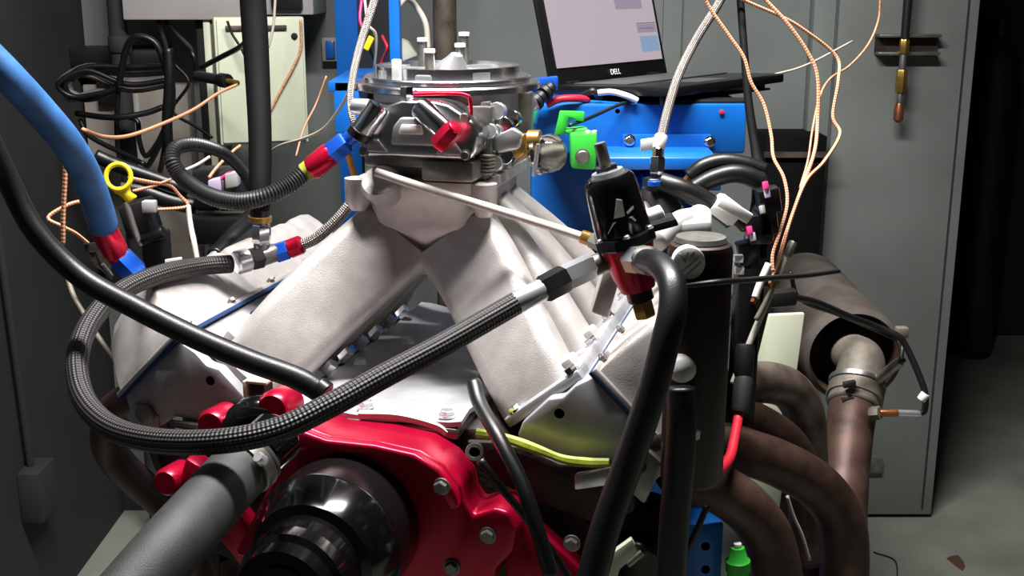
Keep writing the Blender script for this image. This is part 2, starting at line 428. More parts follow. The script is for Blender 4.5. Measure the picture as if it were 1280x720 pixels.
# cable bundle
t = thing('cable_bundle', 'tangled bundle of grey cables tied and hanging on back wall', 'cable')
for k in range(9):
    j = lambda s: random.uniform(-s, s)
    Y = 2.78 + j(.03)
    tube(PL([(212, 82 + k * 3, Y), (160, 84 + k * 3.6, Y), (108, 88 + j(6), Y), (80 + j(8), 104 + j(4), Y - .01), (88 + j(6), 120 + j(5), Y), (120 + j(6), 124 - k + j(3), Y), (150, 108 + j(4), Y)]),
         .0065, 6, 6).build('cable_strand', 'cable_grey' if k % 3 else 'rubber', t, ang=180)
tube(PL([(147, 104, 2.76), (150, 109, 2.735), (147, 116, 2.76)]), .006, 6, 4).build('cable_tie', 'black_plastic', t)
for i, pts in enumerate([
    [(148, 110, 2.74), (158, 60, 2.72), (172, 46, 2.71), (195, 55, 2.71), (208, 90, 2.715), (214, 130, 2.725), (205, 190, 2.9), (200, 215, 3.072)],
    [(196, 22, 3.0), (208, 60, 2.85), (216, 110, 2.76), (212, 150, 2.76), (190, 200, 2.77), (176, 215, 2.78)],
    [(203, 22, 3.0), (220, 42, 2.9), (238, 62, 2.75), (246, 86, 2.75), (244, 96, 2.76)],
    [(96, 142, 2.8), (140, 147, 2.735), (180, 142, 2.735), (204, 134, 2.74)],
    [(148, 112, 2.75), (146, 150, 2.76), (147, 178, 2.78), (150, 200, 2.8)],
    [(160, 146, 2.78), (172, 152, 2.77), (174, 175, 2.77), (182, 195, 2.78), (196, 180, 2.78), (206, 160, 2.78)],
    [(210, 60, 2.69), (212, 100, 2.685), (209, 150, 2.69), (211, 185, 2.70), (216, 210, 2.74)],
    [(100, 150, 2.8), (112, 170, 2.78), (150, 190, 2.75), (180, 205, 2.7)],
    [(218, 80, 2.83), (236, 104, 2.82), (216, 138, 2.82), (245, 158, 2.80), (265, 172, 2.78)]]):
    tag(tube(PL(pts), [.0075, .0065, .006, .007, .006, .006, .012, .006, .004][i], 7, 8).build('hanging_cable', 'rubber', ang=180),
        ['dark cable arching up from the tied bundle then dropping past it', 'dark cable falling from grey junction box to a bend on back wall', 'thin dark cable curving from junction box to the strut post',
         'dark cable sagging level just below the tied bundle', 'dark cable dropping straight down from the bundle tie', 'dark cable bent in a U under the sagging cable',
         'thickest dark cable hanging straight between bundle and strut post', 'dark cable slanting from under bundle towards the spark cables', 'thinnest cable zigzagging behind the strut post'][i],
        'cable', 'loose cables on the back wall')
wire('black_cable', 'black cord running from post past cream cabinet to black pipe', PL([(252, 84, 2.6), (275, 72, 2.55), (298, 60, 2.45), (310, 50, 2.3)]), .006, 'black_plastic', cat='cable')
wire('thin_wire', 'thin dark wire dangling before cream cabinet door', PL([(284, 26, 2.68), (290, 42, 2.68), (300, 58, 2.68), (308, 74, 2.68)]), .003, 'rubber')
t = thing('temperature_probe', 'black probe with brass tip holding an orange wire', 'probe')
a = P(246, 95, 2.5); b = P(282, 101, 2.42); c = P(297, 104, 2.39)
cyl(a, b, .011, n=14).build('probe_body', 'black_plastic', t)
cyl(a.lerp(b, .82), b + (b - a) * .08, .0145, n=14).build('collar', 'black_satin', t)
cyl(b, c, .006, n=12).build('brass_tip', 'brass', t)
wire('thermocouple_wire', 'orange thermocouple wire sagging from brass probe tip to blue hose', PL([(296, 106, 2.39), (272, 117, 2.35), (240, 138, 2.25), (200, 156, 2.1), (160, 170, 2.0), (130, 171, 1.9), (104, 162, 1.8)]), .0034, 'orange_braid')
wire('thermocouple_wire', 'pale thermocouple wire falling before the cream cabinet top', UPC(PL([(344, 0, 2.6), (342, 30, 2.6), (338, 50, 2.6), (334, 62, 2.6)])), .003, 'pale_wire')
wire('thin_wire', 'pale wire curving from behind black pipe up towards carburetor', PL([(330, 195, 2.2), (350, 182, 2.1), (380, 173, 2.0), (405, 160, 1.95), (425, 135, 1.9), (440, 108, 1.85)]), .0026, 'pale_wire')
wire('thin_wire', 'faint speckled wire hanging right of cream cabinet', PL([(408, 95, 2.4), (395, 130, 2.4), (380, 160, 2.35), (370, 195, 2.3)]), .002, 'orange_braid')
t = thing('wall_outlet', 'small outlet box with blue and white face on back wall', 'outlet')
c = P(413, 62, 3.12)
wbox(c.x - .022, c.x + .022, 3.12, YB, c.z - .03, c.z + .03).build('box', 'grey_box', t, bevel=.003)
wbox(c.x - .012, c.x + .012, 3.112, 3.122, c.z - .022, c.z + .022).build('cover_plate', 'blue_paint', t, bevel=.003)

# conduits on the left wall
def PX(px, py, X):
    d = ray(px, py); return CAM + d * (X / d.x)
t = thing('conduit', 'thin steel conduit clipped up the dark left wall', 'pipe')
a = PX(40, 310, XL + .02); b = PX(78, 545, XL + .02)
cyl((XL + .015, 2.42, 1.9), (XL + .015, 2.52, .35), .009, n=10).build('pipe', 'wall_dark', t)
wbox(XL, XL + .035, 2.44, 2.49, 1.26, 1.275).build('clip', 'dull_metal', t, bevel=.002)
wbox(XL, XL + .05, 2.47, 2.57, .28, .40).build('outlet_box', 'wall_dark', t, bevel=.004)
t = thing('conduit', 'shiny conduit running up to ceiling behind blue hose', 'pipe')
cyl((XL + .02, 2.33, 1.45), (XL + .02, 2.28, HC), .010, n=10).build('pipe', 'dull_metal', t)
c = PX(15, 22, XL + .02); cyl((c.x, 2.3, c.z - .02), (c.x, 2.3, c.z + .02), .013, n=10).build('coupling', 'dull_metal', t)

# ------------------------------------------------------------------ blue rack behind the carburetor
t = thing('equipment_rack', 'blue painted steel equipment rack behind the carburetor', 'rack')
a = P(487, 60, 2.35); b = P(500, 60, 2.35); c = P(420, 60, 2.95); d_ = P(448, 60, 2.95)
wbox(a.x, b.x, 2.35, 2.40, 0, 2.4).build('upright', 'blue_paint', t, bevel=.002)
wbox(c.x, d_.x, 2.95, 3.0, 0, 2.4).build('upright', 'blue_paint', t, bevel=.002)
zs_ = P(430, 97, 2.45).z
wbox(P(418, 97, 2.45).x, b.x, 2.36, 2.98, zs_ - .02, zs_).build('shelf', 'blue_paint', t, bevel=.002)
c1 = P(418, 100, 2.38); c3 = P(452, 165, 2.38)
wbox(c1.x, c3.x, 2.36, 2.5, c3.z, c1.z).build('module', 'blue_paint', t, bevel=.004)
wbox(P(448, 60, 2.7).x, P(490, 60, 2.7).x, 2.7, 2.73, .5, 2.3).build('back_panel', 'black_plastic', t)
for i, (pts, m, r) in enumerate([
    ([(452, 0, 2.4), (450, 25, 2.38), (456, 45, 2.38), (448, 70, 2.4)], 'pink_wire', .003),
    ([(456, 0, 2.4), (460, 30, 2.36), (470, 45, 2.37), (468, 85, 2.4)], 'pale_wire', .003),
    ([(478, 45, 2.4), (484, 60, 2.38), (478, 75, 2.4), (470, 95, 2.4)], 'red_wire', .003),
    ([(468, 40, 2.42), (462, 60, 2.4), (475, 90, 2.42)], 'rubber', .004)]):
    wire('rack_wire', ['pink wire hanging inside blue rack', 'pale wire looping inside blue rack', 'red wire curling inside blue rack by upright', 'dark wire hanging inside blue rack'][i], PL(pts), r, m, 'wires inside the blue rack')
t = tag(obox(P(461, 54, 2.36), V((.006, 0, .012)), V((0, .006, 0)), V((-.005, 0, .003))).build('wire_connector', 'yellow_plastic', bevel=.002), 'small yellow connector among wires in blue rack', 'connector')
t = thing('work_lamp', 'pale lamp hood on grey gooseneck beside blue upright', 'lamp')
tube(PL([(497, 8, 2.39), (508, -2, 2.42), (520, 8, 2.45), (532, 30, 2.45), (535, 62, 2.45)]), .006, 8).build('gooseneck', 'pale_wire', t, ang=180)
prism(PL([(501, 48, 2.5), (510, 52, 2.5), (522, 70, 2.5), (501, 78, 2.5)]), (0, .03, 0)).build('hood', 'cream', t, bevel=.004)
t = thing('steel_post', 'rusty dark steel pipe post behind carburetor studs', 'post')
c = P(556, 30, 2.7); lathe((c.x, 2.7, 0), (c.x, 2.7, HC), [(0, .026), (1, .026)], 20).build('pipe', 'post_steel', t)
cyl((c.x, 2.7, 0), (c.x, 2.7, .02), .06, n=20).build('base_flange', 'post_steel', t)

# ------------------------------------------------------------------ blue control cabinet with laptop
CY = 1.95
a = P(668, 130, CY); b = P(934, 130, CY); zt = a.z; zb = P(800, 192, CY).z
t = thing('control_cabinet', 'bright blue steel control cabinet behind engine carrying a laptop', 'cabinet')
ch_ = wbox(a.x, b.x, CY, CY + .42, zb, zt).build('cabinet_head', 'blue_paint', t, bevel=.004)
drill(ch_, ch_, P(772, 139, CY), (0, -1, 0), .004, .02, 'screw_hole', 'iron')
wbox(a.x, b.x - .02, CY + .30, CY + .42, .0, zb).build('cabinet_body', 'blue_paint', t, bevel=.004)
pa = P(778, 168, CY - .003); pb = P(884, 195, CY - .003)
wbox(pa.x, pb.x + .005, CY - .006, CY, pb.z, pa.z).build('bracket_plate', 'blue_paint', t, bevel=.001)
for px, py in ((787, 175), (887, 177)): bolt(t, P(px, py, CY - .006), (0, -1, 0), .0075, 'chrome')
for px, py, m in ((902, 140, 'red_wire'),):
    c = P(px, py, CY); cyl(c, c - V((0, .003, 0)), .004, n=10).build('indicator', m, t)
sa = P(753, 200, CY - .07); sb = P(893, 200, CY - .07)
prism([V((sa.x, CY + dy, sa.z + dz)) for dy, dz in ((-.07, -.016), (-.07, .003), (-.058, .010), (0, .012), (0, -.016))], V((sb.x - sa.x, 0, 0))).build('ledge', 'blue_paint', t, bevel=.002)
la = P(766, 222, CY - .05); lb = P(905, 240, CY - .05)
for k in range(4):
    x0 = la.x + (lb.x - la.x) * k / 4; wbox(x0 + .003, x0 + (lb.x - la.x) / 4 - .003, CY - .04, CY + .30, lb.z, la.z).build('lower_block', 'blue_paint', t, bevel=.003)
# green bracket pieces on cabinet edge
t = thing('green_bracket', 'bright green plastic bracket with round screw beside blue cabinet', 'bracket')
Yg = 1.80
prism(PL([(700, 139, Yg), (731, 140, Yg), (730, 152, Yg), (722, 151, Yg), (712, 148, Yg), (706, 168, Yg), (693, 170, Yg)]), (0, .012, 0)).build('arm', 'green_plastic', t, bevel=.002)
prism(PL([(704, 163, Yg), (733, 160, Yg), (738, 166, Yg), (712, 170, Yg)]), (0, .03, 0)).build('saddle', 'green_plastic', t, bevel=.002)
prism(PL([(713, 168, Yg - .03), (747, 167, Yg - .03), (745, 213, Yg - .03), (714, 211, Yg - .03)]), (0, .04, 0)).build('clamp_block', 'green_plastic', t, bevel=.004)
bolt(t, P(728, 195, Yg - .03), (0, -1, 0), .009, 'dull_metal', 'screw', n=16)
for px in (735, 743): cyl(P(px, 169, Yg - .02), P(px, 163, Yg - .02), .004, n=8).build('pin', 'pale_wire', t)
wire('black_cable', 'thin black cord lying from green bracket over blue cabinet', PL([(712, 157, Yg - .01), (740, 146, 1.84), (766, 134, 1.92), (780, 129, 1.945), (794, 128, 1.965)]), .0032, 'black_plastic', cat='cable')

# laptop
t = thing('laptop', 'open black laptop with pinkish lit screen on blue cabinet', 'laptop')
zt2 = zt + .012
h0 = P(691, 116, 2.06); LW = .360
h0.z = zt + .0125
zt2 = h0.z
ang_ = math.radians(50); hd = V((math.cos(ang_), math.sin(ang_), 0)); h1 = h0 + hd * LW
pd = V((math.sin(ang_), -math.cos(ang_), .045)).normalized()      # from hinge towards the typist
DP = .245; zv = hd.cross(pd) * -1
if zv.z < 0: zv = -zv
mb = MB(); prism([h0 - zv * .008, h1 - zv * .008, h1 + pd * DP - zv * .008, h0 + pd * DP - zv * .008], zv * .016, mb); mb.build('base', 'black_satin', t, bevel=.003)
prism([h0 + hd * .02 + pd * .03 + zv * .0075, h1 - hd * .02 + pd * .03 + zv * .0075, h1 - hd * .02 + pd * .14 + zv * .0075, h0 + hd * .02 + pd * .14 + zv * .0075], zv * .003).build('keyboard', 'keyboard', t, bevel=.001)
prism([h0 + hd * .11 + pd * .155 + zv * .0075, h0 + hd * .21 + pd * .155 + zv * .0075, h0 + hd * .21 + pd * .22 + zv * .0075, h0 + hd * .11 + pd * .22 + zv * .0075], zv * .001).build('touchpad', 'keyboard', t)
ln = (zv * math.cos(math.radians(12)) - pd * math.sin(math.radians(12))).normalized()   # lid direction, leaning back
nn = hd.cross(ln).normalized()
if nn.dot(pd) < 0: nn = -nn
LH = .225
o0 = h0 + zv * .006
lid = obox(o0 + hd * LW / 2 + ln * LH / 2 - nn * .005, hd * LW / 2, nn * .004, ln * LH / 2).build('lid', 'black_satin', t, bevel=.003)
def onlid(a_, b_): return o0 + hd * (a_ * LW) + ln * (b_ * LH) + nn * .0004
sc = prism([onlid(.055, .13), onlid(.965, .13), onlid(.965, .955), onlid(.055, .955)], nn * .0006).build('screen', 'screen', lid, smooth=False)
def panel(a0, b0, a1, b1, m, nm='window_panel'):
    prism([onlid(a0, b0) + nn * .0006, onlid(a1, b0) + nn * .0006, onlid(a1, b1) + nn * .0006, onlid(a0, b1) + nn * .0006], nn * .0003).build(nm, m, lid, smooth=False)
panel(.62, .56, .86, .76, 'screen_window'); panel(.62, .735, .86, .76, 'screen_dark'); panel(.64, .70, .76, .71, 'screen_dark')
panel(.78, .36, .955, .43, 'screen_window'); panel(.78, .435, .955, .442, 'screen_dark'); panel(.79, .20, .955, .33, 'screen_blue'); panel(.80, .39, .93, .40, 'screen_dark')
def text(body, p, xd, yd, size, m, parent, name):
    cu = bpy.data.curves.new(name, 'FONT'); cu.body = body; cu.size = size; cu.align_x = 'CENTER'; cu.align_y = 'CENTER'; cu.extrude = .0002
    ob = bpy.data.objects.new(name + '_c', cu); COL.objects.link(ob)
    bpy.context.view_layer.update()
    me = bpy.data.meshes.new_from_object(ob.evaluated_get(bpy.context.evaluated_depsgraph_get()))
    bpy.data.objects.remove(ob); me.name = name
    xd = V(xd).normalized(); yd = V(yd).normalized(); zd = xd.cross(yd)
    M_ = Matrix((xd.to_4d(), yd.to_4d(), zd.to_4d(), V((0, 0, 0, 1)))).transposed()
    for i in range(3): M_[3][i] = 0
    M_.translation = p
    me.transform(M_); me.materials.clear(); me.materials.append(MATS[m])
    o = bpy.data.objects.new(name, me); COL.objects.link(o); o.parent = parent
    return o
text('DELL', onlid(.52, .06) + nn * .0006, hd, ln, .014, 'white_plastic', lid, 'logo_lettering')
for s_ in (.15, .85): cyl(o0 + hd * (LW * (s_ - .05)), o0 + hd * (LW * (s_ + .05)), .006, n=10).build('hinge', 'black_satin', t)
for fa, fb in ((.06, .02), (.94, .02), (.06, .21), (.94, .21)):
    c = h0 + hd * (LW * fa) + pd * fb; cyl(V((c.x, c.y, zt + (.0035 if fa > .5 else -.0005))), V((c.x, c.y, c.z - .007)), .008, n=10).build('rubber_foot', 'rubber', t)
t = thing('laptop_tray', 'black tray jutting out under right end of the laptop', 'tray')
c = h0 + hd * .2 + pd * .14
mb = MB(); prism([V((x.x, x.y, zt)) for x in (h0 + hd * .10 + pd * .02, h1 + pd * .02, h1 + pd * .22, h0 + hd * .10 + pd * .20)], (0, 0, .004), mb); mb.build('tray_plate', 'black_plastic', t, bevel=.002)
cc = P(894, 121, CY + .02); wbox(cc.x - .06, cc.x + .06, CY + .01, CY + .05, zt - .001, zt + .006).build('tray_block', 'black_plastic', t, bevel=.003)
e1 = h1 + pd * DP
wire('antenna_rod', 'thin grey rod sticking out right of the laptop corner', [e1 + V((-.02, 0, .005)), e1 + V((.045, .03, .02)), e1 + V((.14, .08, .06))], .002, 'pale_wire', cat='antenna')
wire('white_cable', 'short white cord curling on cabinet below laptop screen', PL([(747, 116, 1.957), (765, 115, 1.955), (784, 120, 1.945), (797, 126, 1.945)]), .005, 'white_plastic', cat='cable')
wire('red_cable', 'red cord lying on left end of blue cabinet', PL([(683, 131, 1.94), (700, 124, 1.94), (722, 123, 1.95), (735, 125, 1.97)]), .006, 'red_wire', cat='cable')
wire('black_cable', 'black cord heaped on cabinet beside laptop hinge', PL([(722, 123, 1.99), (735, 117, 1.97), (742, 114, 1.965), (750, 122, 1.975)]), .006, 'black_plastic', cat='cable')
t = thing('wire_connector', 'black ribbed connector with red button beside carburetor flange', 'connector')
a = P(656, 140, 1.86); b = P(690, 108, 1.90)
for k in range(6): cyl(a.lerp(b, k / 6), a.lerp(b, (k + .75) / 6), .011 if k % 2 else .014, n=12).build('rib', 'black_plastic', t)
tube([a, a.lerp(b, .5), b], .009, 8).build('core', 'black_satin', t, ang=180)
c = P(659, 131, 1.85); lathe(c, c - V((0, .02, 0)), [(0, .010), (.6, .009), (1, .004)], 12).build('button', 'red_fit', t)
obox(P(674, 106, 1.92), V((.03, 0, .003)), V((0, .01, 0)), V((0, 0, .011))).build('shell', 'blue_fit', t, bevel=.004)

# ================================================================== ENGINE
eng = thing('engine', 'bare aluminium V8 engine with tall single-plane intake on test stand', 'engine')
LEN = .53
# block
for s in (-1, 1): pass
blk = [E(x, .02, z) for x, z in ((-.10, .945), (.10, .945), (.135, .95), (.30, .80), (.26, .74), (.14, .70), (.14, .58), (-.14, .58), (-.14, .70), (-.26, .74), (-.30, .80), (-.135, .95))]
prism(blk, AX * .5).build('engine_block', 'iron', eng, bevel=.006)
lathe(E(0, .019, .66), E(0, -.10, .66), [(0, .085), (.3, .085), (.3, .075), (.9, .075), (1, .06)], 32).build('crank_damper', 'black_satin', eng)
prism([E(x, .03, z) for x, z in ((-.13, .59), (.13, .59), (.11, .47), (-.11, .47))], AX * .46).build('oil_pan', 'black_satin', eng, bevel=.01)
HEADP = [(.178, .967), (.209, .999), (.226, 1.003), (.240, 1.018), (.262, 1.031), (.345, .955), (.338, .925), (.312, .925), (.300, .912), (.277, .930), (.226, .928), (.196, .936), (.172, .950)]
n_rail = {s: (RX * s + ZZ).normalized() for s in (-1, 1)}
for s in (-1, 1):
    front = [E(s * x, 0, z) for x, z in HEADP]
    hd_ = prism(front, AX * (LEN - .03)).build('cylinder_head', 'machined', eng, bevel=.003)
    # bolt hole in the front face
    drill(hd_, hd_, E(s * .222, 0, .983), -AX, .0062, .03, 'bolt_hole', 'iron')
    c = E(s * .315, 0, .932); lathe(c, c - AX * .008, [(0, .013), (.8, .013), (1, .008)], 18).build('core_plug', 'dull_metal', hd_)
    # gasket under the head
    if s > 0: gp = [Q(px, py, -.018) for px, py in ((596, 541), (622, 545), (645, 552), (675, 563), (705, 574), (735, 578), (762, 578))]
    else: gp = [E(s * x, -.004, z) for x, z in ((.105, .949), (.14, .948), (.172, .946), (.20, .931), (.228, .922), (.278, .923))]
    tube(gp, [.0058, .0052, .0066, .005, .0062, .005], 8, 6).build('gasket_sealant', 'sealant' if s > 0 else 'iron', eng)
    # valve cover: lobed loft
    secs = []; NV = 96
    t_r = (RX * s - ZZ).normalized(); nr = n_rail[s]
    base_c = E(s * .303, 0, .993)
    for i in range(NV + 1):
        v = -.004 + i / NV * (LEN + .02)
        lob = 1 - max(0, math.cos(2 * math.pi * (v - .115) / .12)) ** 6
        e_ = min(1, min(i, NV - i) / 4 + .72)
        hgt = (.079 + .0075 * lob) * (0.9 + .1 * e_); wd = .058 * (.93 + .07 * e_)
        prof = [(-1, 0), (-1, .35), (-.99, .70), (-.94, .90), (-.78, .99), (-.4, 1.02), (.1, 1.0), (.55, .93), (.82, .78), (.95, .5), (1, .15), (1, 0)]
        fr = i / NV
        secs.append([base_c + AX * (v + b_ * (.048 * (1 - fr) ** 2 - .02 * fr * fr)) + t_r * (a_ * wd) + nr * (b_ * hgt + .004) for a_, b_ in prof])
    vc = loft(secs).build('valve_cover', 'cast', eng, ang=60)
    fl = [base_c + t_r * (a_ * .063) + nr * b_ for a_, b_ in ((-1, .002), (1, .002), (1, .009), (-1, .009))]
    prism(fl, AX * (LEN + .02), off0=AX * -.007).build('cover_flange', 'cast', vc, bevel=.002)
    fl = [base_c + t_r * (a_ * .0635) + nr * b_ for a_, b_ in ((-1, -.0015), (1, -.0015), (1, .0025), (-1, .0025))]
    prism(fl, AX * (LEN + .021), off0=AX * -.0085).build('cover_gasket', 'gasket_blue', vc)
    for k in range(5): bolt(vc, base_c + AX * (.03 + k * .118) - t_r * .0625 + nr * .009, nr, .0055, 'dull_metal')
    # exhaust side bracket ear
    prism([E(s * x, -.003, z) for x, z in ((.296, .93), (.330, .945), (.345, .925), (.315, .890), (.298, .900))], AX * .02).build('bracket_ear', 'machined', hd_, bevel=.003)

# ------------------------------------------------------------------ intake manifold
man = thing('intake_manifold', 'sand-cast aluminium intake manifold with splayed runners between the heads', 'manifold')
mb = MB()
secs = []
for z, a_, v0, v1 in ((1.218, .088, .150, .400), (1.205, .088, .150, .400), (1.195, .074, .160, .392), (1.16, .075, .165, .385), (1.12, .085, .18, .38), (1.085, .06, .20, .36)):
    c = E(0, (v0 + v1) / 2, z); secs.append(rrect(c, RX, AX, a_, (v1 - v0) / 2, .35, 5))
loft(secs).build('plenum', 'cast', man, ang=50)
VP_ = (.066, .188, .310, .432); VS_ = (.195, .250, .300, .352)
for s in (-1, 1):
    for i in range(4):
        rs = []
        S = E(s * .038, VS_[i], 1.140); T_ = E(s * .182, VP_[i], .982)
        for k in range(11):
            q = k / 10
            vv = VS_[i] + (VP_[i] - VS_[i]) * (q * q * (3 - 2 * q) * .6 + q * .4)
            uu = .030 + (.186 - .030) * q; zz = 1.145 - (1.145 - .978) * (q * .72 + q * q * .28)
            hx_ = (RX * s * .80 + ZZ * .60)
            hh = .060 + (.054 - .060) * q; ww = .027 + .004 * q - .003 * math.sin(math.pi * q)
            rs.append(rrect(E(s * uu, vv, zz), hx_, AX, hh, ww, .75, 6))
        loft(rs).build('runner', 'cast', man, ang=60)
    # flange along the head
    n_f = (RX * (-s) * .62 + ZZ * .78)
    prism([E(s * x, 0, z) + n_f * o_ for x, z, o_ in ((.158, .951, .0), (.246, 1.021, .0), (.246, 1.021, .013), (.158, .951, .013))], AX * .49, off0=AX * .018).build('flange', 'machined', man, bevel=.003)
    for k in range(5):
        v = .028 + k * .118
        bolt(man, E(s * .238, v, 1.015) + n_f * .013, n_f, .008, 'chrome')
        bolt(man, E(s * .17, v, .961) + n_f * .013, n_f, .0075, 'chrome')
    # port bosses between runners
    for k in range(4):
        c = E(s * .226, VP_[k], 1.012) + n_f * .016
        obox(c - n_f * .004, AX * .016, n_f * .009, (RX * s * .78 + ZZ * .62) * .011).build('injector_boss', 'cast', man, bevel=.004)
# carb pad bosses
for s in (-1, 1):
    c = E(s * .085, .165, 1.205); lathe(c - ZZ * .03, c + ZZ * .012, [(0, .010), (.3, .017), (1, .017)], 18).build('stud_boss', 'cast', man)
c = Q(478, 235, .145); lathe(c + AX * .015 - ZZ * .012, c - AX * .012 + ZZ * .012, [(0, .02), (.8, .026), (1, .022)], 20).build('casting_boss', 'cast', man)

# valley cover
val = thing('valley_cover', 'wavy bright sheet metal valley cover bolted under the intake runners', 'cover')
nu, nv = 14, 30; top = []; vt = MB(); vv_ = []; ff = []
for j in range(nv + 1):
    for i in range(nu + 1):
        u_ = -.108 + .216 * i / nu; v_ = -.012 + .48 * j / nv
        z_ = .963 + .0035 * math.sin(u_ * 60 + 3 * math.sin(v_ * 22)) * math.sin(v_ * 48 + 1) + .004 * (abs(u_) / .108) ** 4
        vv_.append(E(u_, v_, z_))
for j in range(nv):
    for i in range(nu):
        a_ = j * (nu + 1) + i; ff.append([a_, a_ + 1, a_ + nu + 2, a_ + nu + 1])
lo = len(vv_)
vv_ += [p - ZZ * .006 for p in vv_]
N1 = nu + 1
for j in range(nv):
    for i in range(nu):
        a_ = lo + j * N1 + i; ff.append([a_, a_ + N1, a_ + N1 + 1, a_ + 1])
for i in range(nu): ff += [[i, lo + i, lo + i + 1, i + 1], [nv * N1 + i, nv * N1 + i + 1, lo + nv * N1 + i + 1, lo + nv * N1 + i]]
for j in range(nv): ff += [[j * N1, (j + 1) * N1, lo + (j + 1) * N1, lo + j * N1], [j * N1 + nu, lo + j * N1 + nu, lo + (j + 1) * N1 + nu, (j + 1) * N1 + nu]]
vt.add(vv_, ff).build('cover_sheet', 'machined', val, ang=50)
ebox(-.104, .104, -.014, .46, .943, .957).build('cover_rail', 'dull_metal', val, bevel=.003)
for u_, v_ in ((-.02, .008), (.085, .004), (.088, .16), (-.088, .16), (-.06, .27), (.06, .27), (-.088, .05), (0.02, .34)): bolt(val, E(u_, v_, .966), ZZ, .008, 'bright_alu')
for k in range(6):
    a_ = E(-.112, .10 + k * .055, .972); b_ = E(-.10, .10 + k * .055, .985)
    cyl(a_, b_, .008, n=6).build('rail_stud', 'bright_alu', val)

# ------------------------------------------------------------------ red water pump
wp = thing('water_pump', 'glossy red anodised electric water pump on front of engine', 'pump')
ARCH = [(-.082, .950), (-.060, .966), (-.030, .957), (.030, .957), (.078, .951), (.107, .936), (.126, .914), (.130, .895), (.140, .880), (.165, .892), (.182, .888), (.190, .868), (.186, .840), (.165, .815), (.165, .80), (.10, .775), (-.09, .775), (-.16, .79), (-.16, .80), (-.125, .86), (-.10, .91)]
prism([E(x, -.075, z) for x, z in ARCH], AX * .062).build('pump_body', 'red_ano', wp, bevel=.006, bseg=3)
IN = [(-.075, .938), (-.03, .940), (.028, .938), (.070, .930), (.098, .912), (.112, .890), (.115, .80), (.08, .73), (-.08, .73), (-.12, .80), (-.1, .88)]
prism([E(x, -.088, z) for x, z in ((-.082, .952), (-.060, .966), (-.030, .958), (.028, .958), (.076, .952), (.105, .936), (.124, .912), (.128, .893), (.118, .888), (.104, .906), (.088, .922), (.060, .937), (.028, .945), (-.03, .945), (-.07, .940))], AX * .016).build('pump_rim', 'red_ano', wp, bevel=.004, bseg=3)
for px, py in ((552, 608), (610, 669), (565, 709)): bolt(wp, Q(px, py, -.076 if py > 650 else -.089), -AX, .008, 'dull_metal')
for (px, py, rr) in ((278, 526, .020), (222, 596, .018), (354, 506, .022)):
    c = Q(px, py, -.03); lathe(c + AX * .012, c - AX * .03 + ZZ * .004, [(0, rr), (.85, rr), (1, rr * .8)], 20).build('outlet_boss', 'red_ano', wp)
prism([E(x, -.05, z) for x, z in ((-.235, .90), (-.205, .885), (-.14, .80), (-.16, .75), (-.25, .86))], AX * .03).build('outlet_arm', 'red_ano', wp, bevel=.006)
prism([E(x, -.04, z) for x, z in ((.16, .87), (.20, .862), (.27, .80), (.31, .70), (.24, .67), (.17, .76))], AX * .03).build('outlet_arm', 'red_ano', wp, bevel=.006)
c = Q(715, 679, -.041); bolt(wp, c, -AX, .008, 'dull_metal')
MC = (-.010, .853)
def MA(v): return E(MC[0], v, MC[1])
lathe(MA(-.06), MA(-.140), [(0, .083), (.02, .086), (.94, .086), (1, .082)], 56).build('motor_housing', 'dark_chrome', wp, ang=30)
mo = lathe(MA(-.138), MA(-.212), [(0, .084), (.04, .0885), (.10, .0885), (.62, .0705), (.66, .060), (1.0, .057)], 56).build('motor_cap', 'black_gloss', wp, ang=30)
lathe(MA(-.21), MA(-.255), [(0, .057), (.1, .060), (.5, .060), (.62, .054), (1, .051)], 48).build('end_cap', 'black_gloss', mo, ang=30)
lathe(MA(-.253), MA(-.259), [(0, .035), (.9, .035), (1, .03)], 32).build('end_plug', 'black_satin', mo, ang=30)
# hose nipple, black
a = Q(312, 520, -.04); b = Q(345, 545, -.10)
# yellow-brown paper gasket edge between pump and block
tube([E(x, -.010, z) for x, z in ((-.02, .962), (.03, .965), (.075, .958), (.09, .95))], .006, 6).build('paper_gasket', 'pale_wire', wp)
pp_ = cyl(Q(593, 565, -.03), Q(593, 565, -.055), .0105, n=24).build('pipe_plug', 'dull_metal', wp); drill(pp_, pp_, Q(593, 565, -.055), -AX, .006, .014, 'plug_socket', 'iron')
# dark bracket plate under right head
pl = thing('mounting_plate', 'dark oily iron plate under the right cylinder head', 'plate')
prism([Q(*p, -.012) for p in ((583, 552), (620, 553), (660, 562), (700, 580), (760, 583), (792, 600), (792, 640), (760, 655), (735, 652), (690, 635), (640, 612), (600, 590))], AX * .010).build('plate', 'iron', pl, bevel=.003)
c = Q(742, 598, -.013); obox(c, RX * .022 + ZZ * .006, AX * .006, ZZ * .010).build('silver_tab', 'bright_alu', pl, bevel=.004)
c = Q(805, 592, -.03); obox(c, RX * .010 + ZZ * .026, AX * .006, RX * .012 - ZZ * .01).build('lifting_lug', 'dull_metal', pl, bevel=.004)
bolt(pl, Q(800, 583, -.036), -AX, .006, 'iron')

